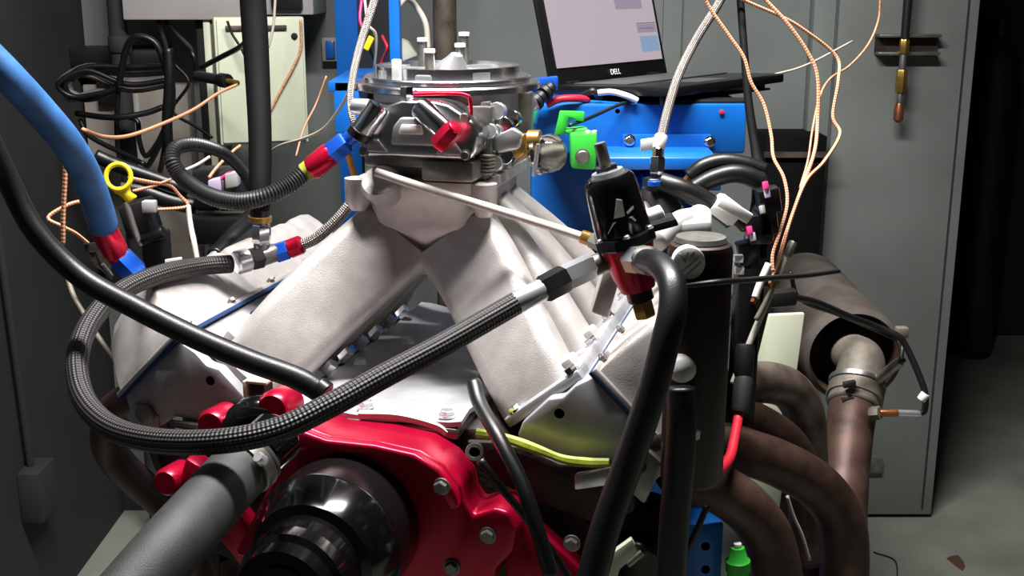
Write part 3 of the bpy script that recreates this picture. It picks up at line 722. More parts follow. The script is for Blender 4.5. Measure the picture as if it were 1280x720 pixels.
# ------------------------------------------------------------------ carburetor
cb = thing('carburetor', 'polished four-barrel carburetor with round flange standing on the intake', 'carburetor')
CV = .285
def cbox(u0, u1, v0, v1, z0, z1): return ebox(u0, u1, v0, v1, z0, z1)
cbox(-.082, .084, .18, .39, 1.216, 1.238).build('throttle_plate', 'dull_metal', cb, bevel=.004)
cbox(-.074, .076, .195, .375, 1.236, 1.325).build('main_body', 'machined', cb, bevel=.006)
ring = lathe(E(0, CV, 1.3235), E(0, CV, 1.3335), [(0, .121), (.15, .124), (.8, .124), (1, .122)], 64).build('flange_plate', 'polished', cb, ang=30)
lathe(E(0, CV, 1.333), E(0, CV, 1.3415), [(0, .110), (.15, .112), (.8, .112), (1, .110)], 64).build('flange_step', 'polished', ring, ang=30)
def annulus(c, r0, r1, h, n=56):
    mb = MB(); vs_ = []; fs = []
    for k in range(n):
        ph = 2 * math.pi * k / n; d = RX * math.cos(ph) + AX * math.sin(ph)
        vs_ += [c + d * r1, c + d * r1 + ZZ * h, c + d * r0 + ZZ * h, c + d * r0]
    for k in range(n):
        a_ = 4 * k; b_ = 4 * ((k + 1) % n)
        for j in range(4): fs.append([a_ + j, b_ + j, b_ + (j + 1) % 4, a_ + (j + 1) % 4])
    return mb.add(vs_, fs)
annulus(E(0, CV, 1.3405), .088, .096, .014).build('air_horn', 'polished', ring, ang=30)
for su in (-1, 1):
    for sv in (-1, 1):
        c = E(su * .042, CV + sv * .042, 1.338)
        annulus(c, .031, .038, .012, 32).build('barrel_mouth', 'bright_alu', ring, ang=30)
        cyl(c - ZZ * .0, c + ZZ * .0045, .031, n=28).build('throat', 'dull_metal', ring)
        cyl(c + ZZ * .003, c + ZZ * .010, .009, n=14).build('booster', 'dull_metal', ring)
cbox(-.012, .010, CV - .10, CV + .10, 1.338, 1.348).build('bridge', 'bright_alu', ring, bevel=.003)
lathe(E(.01, CV - .01, 1.345), E(.018, CV - .015, 1.369), [(0, .026), (.35, .020), (.7, .013), (1, .008)], 20).build('choke_horn', 'bright_alu', cb)
for px, py, v_ in ((528, 50, .33), (537, 64, .25), (580, 43, .36), (575, 57, .30)):
    c = Q(px, py, v_); cyl(V((c.x, c.y, 1.335)), c, .0065, n=14).build('stud', 'dull_metal', cb); cyl(c - ZZ * .002, c + ZZ * .003, .0075, n=14).build('stud_cap', 'white_plastic', cb)
c = Q(496, 92, .19); obox(c, RX * .006, AX * .004, ZZ * .018).build('vent_strip', 'white_plastic', cb, bevel=.002)
# fuel bowls
for sv, vf in ((-1, .125), (1, .445)):
    def B(u, z, dv=0): return E(u + .012, vf - sv * dv * -1 if False else vf + (dv if sv < 0 else -dv), z)
    bp_ = [(-.074, 1.252), (.066, 1.252), (.074, 1.262), (.078, 1.282), (.072, 1.298), (.040, 1.318), (.022, 1.322), (-.020, 1.322), (-.048, 1.312), (-.074, 1.292), (-.080, 1.275)]
    bw = prism([B(x, z) for x, z in bp_], AX * (.052 if sv < 0 else -.052)).build('fuel_bowl', 'polished', cb, bevel=.005, bseg=3)
    mt_ = prism([B(x, z, .05) for x, z in ((-.080, 1.244), (.080, 1.244), (.080, 1.312), (-.080, 1.312))], AX * (.02 if sv < 0 else -.02)).build('metering_block', 'dull_metal', cb, bevel=.003)
    if sv < 0:
        prism([B(x, z, -.006) for x, z in ((-.034, 1.268), (.026, 1.268), (.022, 1.290), (.010, 1.302), (-.020, 1.302), (-.030, 1.290))], AX * .008).build('bowl_boss', 'bright_alu', bw, bevel=.003)
        prism([B(x, z, -.009) for x, z in ((-.022, 1.282), (.010, 1.282), (.008, 1.294), (-.018, 1.294))], AX * .006).build('nameplate', 'white_plastic', bw, bevel=.002)
        for x0 in (-.058, .040):
            prism([B(x, z, -.004) for x, z in ((x0 - .016, 1.258), (x0 + .020, 1.258), (x0 + .008, 1.274), (x0 - .008, 1.274))], AX * .006).build('bowl_rib', 'bright_alu', bw, bevel=.002)
        for x0, z0 in ((-.070, 1.258), (.062, 1.258), (-.066, 1.302), (.062, 1.304)): bolt(bw, B(x0, z0, -.001), -AX, .0055, 'dull_metal', 'screw', n=14)
        # inlet tubes forming an inverted V
        for a_, b_, rr in ((Q(474, 132, .118), Q(450, 166, .112), .0135), (Q(524, 133, .120), Q(565, 172, .108), .0140)):
            cyl(a_, b_, rr, n=20).build('inlet_tube', 'chrome', bw)
        cyl(Q(452, 163, .112), Q(446, 172, .111), .0150, n=20).build('inlet_cap', 'black_satin', bw)
        cyl(B(-.016, 1.318, .01), B(-.016, 1.338, .01), .009, n=6).build('vent_nut', 'chrome', bw)
        cyl(B(-.088, 1.312, .01), B(-.066, 1.312, .01), .010, n=16).build('idle_plug', 'bright_alu', bw)
prism([E(.022 + x, .135, z) for x, z in ((-.01, 1.222), (.058, 1.222), (.058, 1.248), (-.01, 1.248))], AX * .05).build('accelerator_pump', 'dull_metal', cb, bevel=.004)
cbox(-.07, .07, .15, .19, 1.235, 1.252).build('pump_arm', 'dull_metal', cb, bevel=.004)
hexn(Q(548, 182, .085), Q(568, 160, .08), .0125).build('red_inlet_nut', 'red_fit', cb)
cyl(Q(565, 163, .08), Q(570, 158, .078), .009, n=14).build('red_inlet_tip', 'red_fit', cb)
tube([Q(510, 118, .15), Q(560, 117, .15), Q(582, 119, .15), Q(588, 128, .15), Q(589, 170, .155), Q(588, 200, .155)], .0026, 8).build('red_gasket_tube', 'red_fit', cb, ang=180)
# linkage on the right hand side
cyl(E(.092, .25, 1.225), E(.092, .25, 1.262), .009, n=14).build('spring_rod', 'dull_metal', cb)
hel = [Q(608, 190 + 26 * k / 60, .18) + (RX * math.cos(k * .62) + AX * math.sin(k * .62)) * .0095 for k in range(61)]
tube(hel, .0019, 6, 2).build('return_spring', 'pale_pipe', cb, ang=180)
for px, py, rr, v_ in ((603, 150, .012, .19), (622, 140, .011, .2), (612, 165, .010, .18), (628, 160, .014, .2), (640, 150, .012, .24), (596, 178, .010, .16), (632, 195, .012, .2), (620, 205, .010, .19), (646, 178, .010, .24)):
    c = Q(px, py, v_); cyl(c + RX * .0 + AX * .008, c - AX * .006 + ZZ * .002, rr, n=16).build('linkage_screw', 'chrome' if rr > .0115 else 'bright_alu', cb)
for l_, m in (([(600, 128), (612, 127), (614, 185), (602, 186)], 'dull_metal'), ([(618, 170), (640, 160), (652, 168), (648, 186), (622, 192)], 'bright_alu'), ([(596, 210), (618, 204), (622, 212), (600, 218)], 'chrome'), ([(584, 196), (594, 196), (594, 226), (586, 226)], 'dull_metal')):
    prism([Q(*p, .185) for p in l_], AX * .012).build('linkage_plate', m, cb, bevel=.002)
cyl(Q(588, 172, .16), Q(588, 216, .16), .0065, n=12).build('pump_lever', 'black_satin', cb)
prism([Q(*p, .21) for p in ((622, 196), (640, 190), (650, 168), (658, 167), (656, 192), (640, 204), (624, 205))], AX * .014).build('brass_lever', 'brass', cb, bevel=.003)
fb = thing('filter_bowl', 'clear rounded sediment bowl with brass elbow right of carburetor', 'filter')
cyl(Q(660, 176, .22), Q(676, 176, .22), .014, n=16).build('brass_elbow', 'brass', fb)
cyl(Q(648, 190, .23), Q(664, 176, .22), .012, n=14).build('elbow_arm', 'brass', fb)
lathe(Q(672, 195, .22), Q(705, 188, .24), [(0, .016), (.2, .024), (.6, .025), (.85, .020), (1, .010)], 28).build('glass_bowl', 'lens', fb)
lathe(Q(676, 195, .22), Q(698, 190, .235), [(0, .008), (.5, .012), (1, .007)], 20).build('filter_core', 'dull_metal', fb)
lathe(Q(665, 197, .22), Q(674, 195, .22), [(0, .019), (.5, .024), (1, .024)], 24).build('bowl_collar', 'chrome', fb)
cyl(Q(673, 180, .19), Q(667, 220, .19), .0028, n=8).build('link_rod', 'bright_alu', fb)

# ================================================================== HOSES ON THE LEFT
# big braided fuel hose from T fitting to regulator
pts = [(288, 330, 1.59), (250, 333, 1.56), (200, 343, 1.49), (150, 365, 1.42), (115, 400, 1.35), (97, 445, 1.28), (103, 495, 1.22), (135, 532, 1.16), (190, 550, 1.11), (270, 552, 1.075), (345, 538, 1.075), (410, 508, 1.095), (480, 470, 1.13), (550, 433, 1.17), (610, 399, 1.21), (645, 379, 1.235)]
pp = PL(pts)
REG = P(790, 330, 1.27)
fits = [('hose_end', P(294, 329, 1.592), P(312, 324, 1.605), .0165, 'bright_alu', 16), ('hose_nut', P(311, 325, 1.605), P(328, 321, 1.618), .0155, 'black_satin', 6),
        ('hose_end', P(641, 381, 1.232), P(682, 360, 1.25), .0125, 'bright_alu', 16), ('hose_nut', P(677, 363, 1.248), P(709, 346, 1.262), .0155, 'black_satin', 6),
        ('swivel_nut', P(705, 348, 1.26), P(742, 331, 1.275), .0145, 'bright_alu', 6), ('port_nut', P(738, 334, 1.272), P(768, 322, 1.285), .012, 'dull_metal', 12)]
hosething('braided_fuel_hose', 'black braided fuel hose looping from left tee fitting to regulator', 'hose', pp, .0125, 'braid_black', fits, n=20)
# plain black hose across the front
hosething('coolant_hose', 'long plain black hose sagging across left valve cover to pump', 'hose', LEFT(PL([(-25, 150, 1.27), (10, 225, 1.29), (45, 290, 1.29), (100, 345, 1.29), (170, 385, 1.27), (240, 420, 1.25), (310, 450, 1.23), (370, 472, 1.215), (402, 490, 1.21)]), 1.45), [.0115, .0125, .0125, .0125], 'rubber',
          [('hose_lip', P(396, 484, 1.212), P(408, 493, 1.208), .0135, 'black_satin', 18)], n=18)
# blue hose with red and blue fitting
a = P(126, 282, 1.62); b = P(146, 318, 1.63); c = P(152, 326, 1.63); d_ = P(180, 348, 1.64)
hosething('blue_hose', 'thick sky blue fabric hose with red and blue end fitting', 'hose', LEFT(PL([(-30, 55, 1.40), (10, 95, 1.42), (50, 138, 1.46), (85, 180, 1.50), (108, 220, 1.55), (122, 258, 1.59), (129, 282, 1.615)]), 1.88), [.0195, .0195, .0200], 'blue_rubber',
          [('hose_socket', P(124, 276, 1.612), P(146, 318, 1.632), .0185, 'red_fit', 20), ('socket_lip', P(142, 312, 1.63), P(150, 322, 1.634), .0165, 'red_fit', 20), ('swivel_nut', P(148, 320, 1.633), P(172, 344, 1.64), .0195, 'blue_fit', 6), ('adapter', P(170, 342, 1.64), P(186, 356, 1.65), .013, 'dull_metal', 12)], n=20)
# corrugated loom loop
hosething('corrugated_hose', 'black corrugated hose loop with green collar joining carburetor fitting', 'hose',
          PL([(385, 213, 1.60), (360, 232, 1.588), (330, 246, 1.575), (295, 252, 1.578), (258, 243, 1.595), (228, 222, 1.62), (215, 200, 1.63), (222, 184, 1.65), (248, 181, 1.68), (280, 192, 1.72), (303, 214, 1.76), (316, 240, 1.78), (322, 258, 1.78)]), [.0125, .0125, .0115, .009, .008], 'loom',
          [('green_collar', P(380, 217, 1.60), P(392, 208, 1.60), .0135, 'sealant', 16), ('red_socket', P(388, 213, 1.60), P(416, 190, 1.60), .0165, 'red_fit', 16), ('blue_nut', P(412, 194, 1.60), P(434, 176, 1.60), .017, 'blue_fit', 6), ('blue_tip', P(430, 179, 1.6), P(448, 166, 1.595), .0105, 'blue_fit', 12)], rib=.0042)
# tee fitting with brass collar and the black pipe that hangs into it
t = thing('tee_fitting', 'nickel tee fitting with brass collar above left valve cover', 'fitting')
cyl(P(322, 323, 1.613), P(346, 315, 1.63), .013, n=16).build('tee_run', 'dull_metal', t)
cyl(P(328, 318, 1.62), P(327, 302, 1.62), .0115, n=16).build('tee_branch', 'dull_metal', t)
hexn(P(327, 305, 1.62), P(327, 280, 1.62), .0135).build('branch_nut', 'chrome', t)
cyl(P(326, 282, 1.62), P(326, 277, 1.62), .010, n=14).build('neck', 'dull_metal', t)
cyl(P(325, 277, 1.62), P(325, 270, 1.62), .0165, n=20).build('brass_collar', 'brass', t)
cyl(P(325, 271, 1.62), P(324, 256, 1.62), .0135, n=16).build('sensor_body', 'black_satin', t)
hosething('black_pipe', 'thick black rubber pipe hanging straight down beside cream cabinet', 'hose', [P(300, -60, 1.74) + ZZ * (HC - P(300, -60, 1.74).z), P(305, -60, 1.74) + ZZ * .5, P(312, -60, 1.74), P(316, 0, 1.74), P(321, 80, 1.71), P(325, 170, 1.66), P(325, 240, 1.62), P(325, 262, 1.62)], [.0185, .0185, .0185, .0185, .0165, .0150, .0130], 'black_matte', n=18)
# short steel braided line, tee to manifold
hosething('steel_braided_hose', 'short steel braided hose from blue and red fitting to carburetor base', 'hose', PL([(372, 308, 1.63), (395, 298, 1.63), (420, 276, 1.635), (440, 252, 1.64), (452, 236, 1.65)]), .0078, 'braid_steel',
          [('blue_nut', P(344, 317, 1.63), P(362, 311, 1.63), .0145, 'blue_fit', 6), ('red_socket', P(360, 312, 1.63), P(378, 305, 1.63), .0135, 'red_fit', 16)])
# white line that drops past the carburetor's left edge
hosething('white_line', 'white braided line dropping past left edge of carburetor flange', 'hose', UPC(PL([(478, -40, 1.70), (468, 0, 1.68), (452, 50, 1.65), (441, 95, 1.60), (438, 130, 1.58), (443, 155, 1.57), (456, 176, 1.58)])), [.0060, .0060, .0050, .0042], 'braid_steel', [('line_end', P(454, 172, 1.58), P(460, 181, 1.58), .006, 'brass', 10)])
wire('orange_strap', 'orange strap hanging under blue fitting left of carburetor', PL([(434, 190, 1.60), (440, 210, 1.61), (446, 230, 1.62)]), .0045, 'orange_plastic', cat='strap')
# silver tube crossing under carburetor to the right
hosething('vacuum_tube', 'straight silver tube running from under carburetor to regulator bracket', 'tube', [Q(470, 215, .115), Q(540, 238, .115), Q(620, 262, .12), Q(700, 287, .12), Q(730, 297, .12)], .0056, 'white_sleeve', [('brass_ferrule', Q(726, 295, .12), Q(740, 300, .12), .0085, 'brass', 12), ('end_nut', Q(738, 299, .12), Q(752, 305, .115), .010, 'dull_metal', 6)], body='tube_body')
# dark bent drain tube in front of right head
tag(tube([Q(592, 478, -.005), Q(600, 505, -.03), Q(622, 545, -.072), Q(650, 600, -.104), Q(668, 650, -.118), Q(690, 722, -.125)], [.009, .0085, .0085, .0085], 10).build('drain_tube', 'rubber', ang=180), 'dark bent rubber tube running down in front of red pump', 'tube')
tag(tube([Q(600, 575, -.083), Q(625, 608, -.083), Q(652, 640, -.083), Q(690, 690, -.083), Q(715, 730, -.085)], .005, 8).build('thin_hose', 'rubber', ang=180), 'thin dark hose crossing the red pump housing', 'hose')
# big lower radiator hose
a = P(318, 562, 1.12); b = P(250, 636, 1.02)
hosething('radiator_hose', 'fat grey rubber radiator hose with steel clamp at lower left', 'hose', PL([(322, 568, 1.14), (295, 593, 1.115), (262, 630, 1.06), (215, 682, .99), (165, 740, .94), (140, 768, .92)]), [.031, .031, .0305, .030], 'grey_rubber',
          [('clamp_band', P(318, 572, 1.137), P(304, 585, 1.124), .0325, 'dull_metal', 28), ('clamp_screw', P(322, 571, 1.098), P(330, 578, 1.105), .006, 'bright_alu', 10), ('pump_nipple', P(350, 542, 1.175), P(318, 572, 1.137), .0285, 'black_gloss', 24)], n=26)
hosething('pump_elbow', 'glossy black elbow behind braided hose at pump inlet', 'fitting', [Q(300, 545, -.05), Q(305, 528, -.05), Q(322, 518, -.045), Q(345, 520, -.04)], .024, 'black_gloss', n=20, body='elbow_body')
# red box sensor on head
t = thing('small_sensor', 'small square brown and cream sensor on left head', 'sensor')
c = Q(327, 487, -.012); obox(c, RX * .010, AX * .012, ZZ * .012).build('housing', 'brown_tank', t, bevel=.002)
obox(c + ZZ * .013, RX * .014, AX * .014, ZZ * .002).build('lid', 'pale_wire', t, bevel=.001); obox(c - RX * .016, RX * .003, AX * .012, ZZ * .013).build('side_plate', 'cream', t, bevel=.001)
obox(c - ZZ * .016, RX * .008, AX * .008, ZZ * .006).build('mount', 'dull_metal', t, bevel=.001)
# yellow dipstick
t = thing('dipstick', 'yellow plastic ring handle of dipstick beside blue hose', 'dipstick')
YD = 1.72; c = P(148, 221, YD)
mb = MB(); R_ = .0180
ringp = [c + V((math.cos(2 * math.pi * k / 28) * R_, .004 * math.sin(2 * math.pi * k / 28), math.sin(2 * math.pi * k / 28) * R_)) for k in range(29)]
tube(ringp, .0036, 10, 2, cap=False).build('ring', 'yellow_plastic', t, ang=180)
prism(PL([(143, 235, YD - .004), (160, 233, YD - .004), (161, 241, YD - .004), (170, 247, YD - .004), (158, 256, YD - .004), (152, 247, YD - .004), (140, 240, YD - .004)]), (0, .012, 0)).build('grip', 'yellow_plastic', t, bevel=.003)
cyl(P(157, 253, YD), P(172, 300, YD), .005, n=10).build('stick', 'dull_metal', t)

# ignition coils and connectors on the left
t = thing('ignition_coil', 'black ignition coil with grey plug behind blue hose fitting', 'coil')
Yc = 1.80
obox(P(176, 272, Yc), V((.022, 0, .006)), V((0, .025, 0)), V((-.006, 0, .026))).build('coil_body', 'black_plastic', t, bevel=.006)
obox(P(187, 258, Yc - .03), V((.010, 0, 0)), V((0, .008, 0)), V((0, 0, .009))).build('grey_plug', 'grey_plastic', t, bevel=.002)
cyl(P(178, 300, Yc - .02), P(205, 290, Yc - .02), .011, n=16).build('tower', 'black_satin', t)
cyl(P(174, 302, Yc - .02), P(183, 299, Yc - .02), .008, n=14).build('terminal', 'bright_alu', t)
obox(P(196, 310, Yc), V((.018, 0, 0)), V((0, .02, 0)), V((0, 0, .028))).build('coil_base', 'black_plastic', t, bevel=.005)
obox(P(217, 326, Yc - .03), V((.013, 0, .002)), V((0, .002, 0)), V((0, 0, .004))).build('label_strip', 'white_plastic', t, bevel=.001)
t = thing('ignition_coil', 'black ignition coil with lilac connectors inside corrugated hose loop', 'coil')
Yc = 1.95
obox(P(275, 235, Yc), V((.038, 0, 0)), V((0, .03, 0)), V((0, 0, .034))).build('coil_body', 'black_plastic', t, bevel=.008)
for px, py, m in ((270, 232, 'lilac_plastic'), (291, 224, 'grey_plastic')): obox(P(px, py, Yc - .045), V((.010, 0, .002)), V((0, .012, 0)), V((0, 0, .012))).build('connector', m, t, bevel=.002)
tube(PL([(276, 224, Yc - .05), (284, 218, Yc - .05), (290, 216, Yc - .05)]), .003, 6).build('pink_lead', 'pink_wire', t, ang=180)
obox(P(283, 256, Yc - .032), V((.012, 0, .002)), V((0, .004, 0)), V((0, 0, .006))).build('label_strip', 'cream', t, bevel=.001)
t = thing('ignition_coil', 'black ignition coil block standing behind tee fitting', 'coil')
obox(P(280, 285, 1.93), V((.05, 0, 0)), V((0, .03, 0)), V((0, 0, .024))).build('coil_body', 'black_satin', t, bevel=.008)
tube(PL([(315, 275, 1.88), (300, 290, 1.84), (282, 308, 1.80), (268, 320, 1.77)]), [.018, .017, .0125], 16).build('boot', 'black_satin', t, ang=180)
cyl(P(272, 316, 1.775), P(262, 326, 1.76), .008, n=12).build('boot_tip', 'bright_alu', t)
t = thing('spark_cables', 'pair of thick black cables running behind yellow dipstick', 'cable')
tube(PL([(120, 195, 1.95), (150, 208, 1.95), (190, 222, 1.95), (235, 238, 1.95)]), .012, 10).build('cable', 'rubber', t, ang=180)
tube(PL([(150, 235, 1.95), (180, 240, 1.95), (215, 252, 1.95), (245, 258, 1.95)]), .014, 10).build('cable', 'rubber', t, ang=180)
for i, (l_, r_) in enumerate([
    ([(82, 198, 1.6), (81, 230, 1.6), (79, 270, 1.6), (79, 306, 1.6)], .0035), ([(108, 250, 1.7), (85, 256, 1.68), (60, 272, 1.66), (78, 283, 1.66), (95, 292, 1.68), (110, 304, 1.7)], .0028),
    ([(160, 222, 1.78), (190, 228, 1.8), (212, 232, 1.82), (225, 245, 1.83), (235, 256, 1.83), (225, 260, 1.82), (196, 262, 1.8)], .0028), ([(166, 239, 1.78), (190, 233, 1.8), (214, 224, 1.82)], .0024)]):
    wire('thermocouple_wire', ['stiff short upright orange wire left of blue hose', 'orange wire bent to a point behind blue hose', 'orange wire passing yellow dipstick ring to coil', 'short orange wire crossing beside yellow ring'][i], PL(l_), r_, 'orange_braid')
hosething('probe_tube', 'slim pale steel probe standing upright behind left valve cover', 'probe', PL([(235, 257, 1.83), (238, 280, 1.82), (243, 305, 1.80), (247, 326, 1.79)]), .0042, 'white_sleeve', [('probe_collar', P(240, 294, 1.812), P(242, 302, 1.808), .0062, 'copper', 10)], body='probe_body')
for i, l_ in enumerate([[(228, 214, 1.88), (246, 206, 1.9), (262, 196, 1.92)], [(261, 222, 1.9), (272, 208, 1.92), (290, 190, 1.95), (300, 182, 1.97)]]):
    wire('thermocouple_wire', ['pale straight wire seen through corrugated hose loop', 'orange stiff wire rising through corrugated hose loop'][i], PL(l_), .0026, ['pale_wire', 'orange_wire'][i])
wire('grey_line', 'thin pale line falling down behind braided hose on left', PL([(82, 340, 1.75), (92, 370, 1.72), (108, 398, 1.7), (125, 425, 1.67), (155, 466, 1.63), (178, 496, 1.59)]), .0042, 'pale_pipe', cat='line')
t = thing('heat_shield', 'small bent grey sheet tab below blue hose fitting', 'shield')
prism(PL([(103, 305, 1.70), (122, 303, 1.70), (137, 330, 1.72), (140, 350, 1.72), (115, 330, 1.70)]), (0, .004, 0)).build('tab', 'iron', t, bevel=.001)
cyl(P(128, 330, 1.705), P(140, 345, 1.715), .003, n=8).build('rivet_rod', 'dull_metal', t)

# left exhaust header, dark in the shadow
t = thing('exhaust_header', 'dark rusty exhaust header curving down on left side of engine', 'exhaust')
for k in range(4):
    v_ = .06 + k * .115
    tube([E(-.341, v_, .93), E(-.372, v_, .925), E(-.43, v_ + .03, .88), E(-.455, v_ + .07, .80), E(-.46, .30 + k * .03, .62), E(-.46, .36 + (k % 2) * .05, .50)], .024, 16, 8).build('primary_tube', 'rust', t, ang=180)
ebox(-.350, -.339, .02, .46, .895, .950).build('port_flange', 'iron', t, bevel=.003)
cyl(E(-.46, .40, .53), E(-.46, .46, .30), .045, n=24).build('collector', 'rust', t)

# ================================================================== RIGHT SIDE
# pressure regulator
t = thing('fuel_pressure_regulator', 'black capped fuel pressure regulator with red body and white logo', 'regulator')
ax_ = (P(755, 215, 1.27) - P(801, 388, 1.27)).normalized()        # tilted
base = P(783, 305, 1.27)
def RG(k): return base + ax_ * k
side = ax_.cross(V((0, -1, 0))).normalized()
if side.x < 0: side = -side
fr_ = side.cross(ax_).normalized()
if fr_.y > 0: fr_ = -fr_
cap_ = lathe(RG(.012), RG(.078), [(0, .0300), (.08, .0310), (.75, .0285), (.93, .0270), (1, .023)], 40).build('cap', 'black_gloss', t, ang=35)
lathe(RG(.0), RG(.014), [(0, .0335), (.15, .035), (.85, .035), (1, .0335)], 8, ph0=.39).build('cap_flange', 'black_satin', t, ang=25)
for k in range(6):
    ph = k * math.pi / 3 + .5; bolt(t, RG(.0135) + (side * math.cos(ph) + fr_ * math.sin(ph)) * .0315, ax_, .0035, 'bright_alu', 'screw', n=10)
lathe(RG(.076), RG(.083), [(0, .019), (1, .017)], 24).build('adjuster_ring', 'bright_alu', t)
hexn(RG(.082), RG(.089), .013).build('lock_nut', 'chrome', t)
cyl(RG(.088), RG(.114), .0065, n=16).build('adjuster_screw', 'dull_metal', t)
c = P(764, 214, 1.30); 
cyl(P(763, 212, 1.31), P(760, 232, 1.31), .007, n=14).build('vacuum_port', 'dull_metal', t)
bd = lathe(RG(-.052), RG(.002), [(0, .019), (.3, .024), (.7, .0265), (1, .031)], 32).build('body', 'red_ano', t, ang=35)
cyl(RG(-.066), RG(-.050), .0145, n=20).build('lower_port', 'black_satin', t)
hexn(RG(-.085), RG(-.064), .0125).build('lower_nut', 'brass', t)
# emblem: a white slanted sail and bar on the cap front
def CP(sx, k): # point on the cap surface facing camera
    rr = .0302; ph = sx / rr
    return RG(k) + side * (math.sin(ph) * (rr + .0006)) + fr_ * (math.cos(ph) * (rr + .0006))
def emblem(l_, nm='emblem'):
    prism([CP(*q) for q in l_], fr_ * .0006).build(nm, 'white_plastic', cap_, smooth=False)
emblem([(-.007, .037), (.005, .037), (.0065, .054), (.001, .057), (-.003, .047)])
emblem([(-.018, .022), (.016, .028), (.013, .034), (-.009, .033)])
emblem([(.008, .0375), (.017, .0415), (.017, .044), (.008, .040)])
# bracket
obox(P(812, 282, 1.30), V((.028, 0, .008)), V((0, .02, 0)), V((-.002, 0, .004))).build('mounting_bracket', 'black_satin', t, bevel=.002)
obox(P(806, 272, 1.32), V((.020, 0, .008)), V((0, .015, 0)), V((-.002, 0, .005))).build('bracket_arm', 'white_plastic', t, bevel=.003)
obox(P(758, 360, 1.34), V((.010, 0, -.004)), V((0, .012, 0)), V((.008, 0, .03))).build('bracket_foot', 'cast', t, bevel=.003)
# return hose
hosething('return_hose', 'thick matte black hose arching from silver elbow down past tank', 'hose', PL([(806, 325, 1.232), (824, 331, 1.175), (839, 352, 1.138), (841, 385, 1.118), (831, 430, 1.108), (812, 500, 1.102), (785, 580, 1.098), (757, 660, 1.09), (735, 740, 1.08)]), [.0125, .0136, .0143, .0148, .0152, .0158], 'rubber',
          [('elbow_nut', P(785, 322, 1.25), P(803, 324, 1.237), .0165, 'bright_alu', 6), ('hose_socket', P(799, 324, 1.24), P(816, 327, 1.225), .0155, 'dull_metal', 18)], n=20)
hosething('lower_hose', 'second matte black hose hanging beside brown tank', 'hose', PL([(851, 484, 1.145), (852, 520, 1.14), (850, 575, 1.14), (843, 650, 1.14), (838, 745, 1.14)]), [.015, .0158, .0158], 'rubber',
          [('clamp_band', P(866, 538, 1.140), P(865, 548, 1.140), .008, 'bright_alu', 12)], n=20)
# brown tank
t = thing('coolant_tank', 'upright dark brown steel coolant tank with round silver badge', 'tank')
YT = 1.205
a = P(876, 300, YT); b = P(876, 600, YT)
RT_ = .0335
tb = lathe((a.x, YT, b.z), (a.x, YT, a.z), [(0, RT_ - .004), (.02, RT_), (.96, RT_), (.985, RT_ - .002), (1, RT_ - .01)], 48).build('tank_body', 'brown_tank', t, ang=40)
lathe((a.x, YT, a.z - .001), (a.x, YT, a.z + .004), [(0, RT_ - .006), (1, RT_ - .008)], 48).build('tank_rim', 'dull_metal', t)
c = P(861, 328, YT - .030); bd_ = cyl(c + V((0, .01, 0)), c - V((0, .004, 0)), .0165, n=36).build('badge', 'white_plastic', t)
for (x0, z0, x1, z1) in ((-.010, .010, -.004, .000), (-.004, .000, -.002, .012), (.000, .002, .004, .013), (.004, .013, .005, .001), (-.008, -.010, .010, .006), (-.003, -.013, .012, .001)):
    tube([c + V((x0, -.0045, z0)), c + V((x1, -.0045, z1))], .0008, 5, 1).build('badge_mark', 'grey_plastic', bd_)
c = P(853, 461, YT - .030); lathe(c + V((0, .03, 0)), c - V((0, .012, 0)), [(0, .0155), (.7, .0155), (.9, .012), (1, .004)], 24).build('side_plug', 'white_plastic', t)
cyl(V((a.x, YT + .025, .985)), E(.325, -.001, .955), .009, n=14).build('tank_bracket', 'iron', t)
# grey elbows behind tank
t = thing('grey_elbow', 'pale grey plastic elbow pipes clustered behind brown tank', 'pipe')
tube(PL([(820, 302, 1.42), (835, 288, 1.44), (852, 276, 1.47), (872, 272, 1.50)]), .014, 14).build('elbow', 'grey_plastic', t, ang=180)
obox(P(862, 284, 1.46), V((.025, 0, .002)), V((0, .02, 0)), V((0, 0, .010))).build('cover', 'grey_plastic', t, bevel=.006)
lathe(P(876, 266, 1.50), P(866, 300, 1.46), [(0, .014), (.4, .018), (1, .022)], 20).build('spout', 'white_plastic', t)
cyl(P(800, 258, 1.40), P(815, 282, 1.38), .010, n=14).build('tie_bolt', 'dull_metal', t)
# black distributor-like body and cables behind regulator
t = thing('black_distributor', 'black tapered distributor body standing behind regulator', 'distributor')
lathe(P(822, 262, 1.55), P(816, 232, 1.55), [(0, .032), (.5, .026), (1, .014)], 20).build('body', 'black_plastic', t)
cyl(P(818, 238, 1.545), P(818, 222, 1.545), .013, n=14).build('neck', 'black_satin', t)
cyl(P(818, 232, 1.53), P(818, 226, 1.53), .009, n=14).build('blue_ring', 'blue_fit', t)
lathe(P(824, 300, 1.56), P(822, 262, 1.55), [(0, .03), (1, .034)], 20).build('stem', 'black_plastic', t)
cyl(P(792, 250, 1.5), P(797, 262, 1.5), .006, n=12).build('side_pin', 'bright_alu', t)
# steel braided line from above to black body
hosething('steel_braided_line', 'steel braided line coming down from above to blue cabinet ledge', 'hose', UPC(PL([(915, -30, 1.725), (898, 5, 1.71), (870, 50, 1.68), (848, 95, 1.63), (834, 140, 1.59), (825, 178, 1.56)])), .0062, 'braid_steel',
          [('ferrule', P(827, 168, 1.563), P(823, 186, 1.558), .0085, 'white_plastic', 14), ('tube_nut', P(823, 184, 1.558), P(822, 198, 1.555), .0078, 'chrome', 12), ('hex_nut', P(822, 196, 1.555), P(821, 219, 1.55), .0105, 'chrome', 6)])
tag(obox(P(813, 180, 1.575), V((.013, 0, .002)), V((0, .001, 0)), V((0, 0, .008))).build('paper_tag', 'white_plastic', bevel=.0005), 'small white tag tied on steel braided line', 'tag')
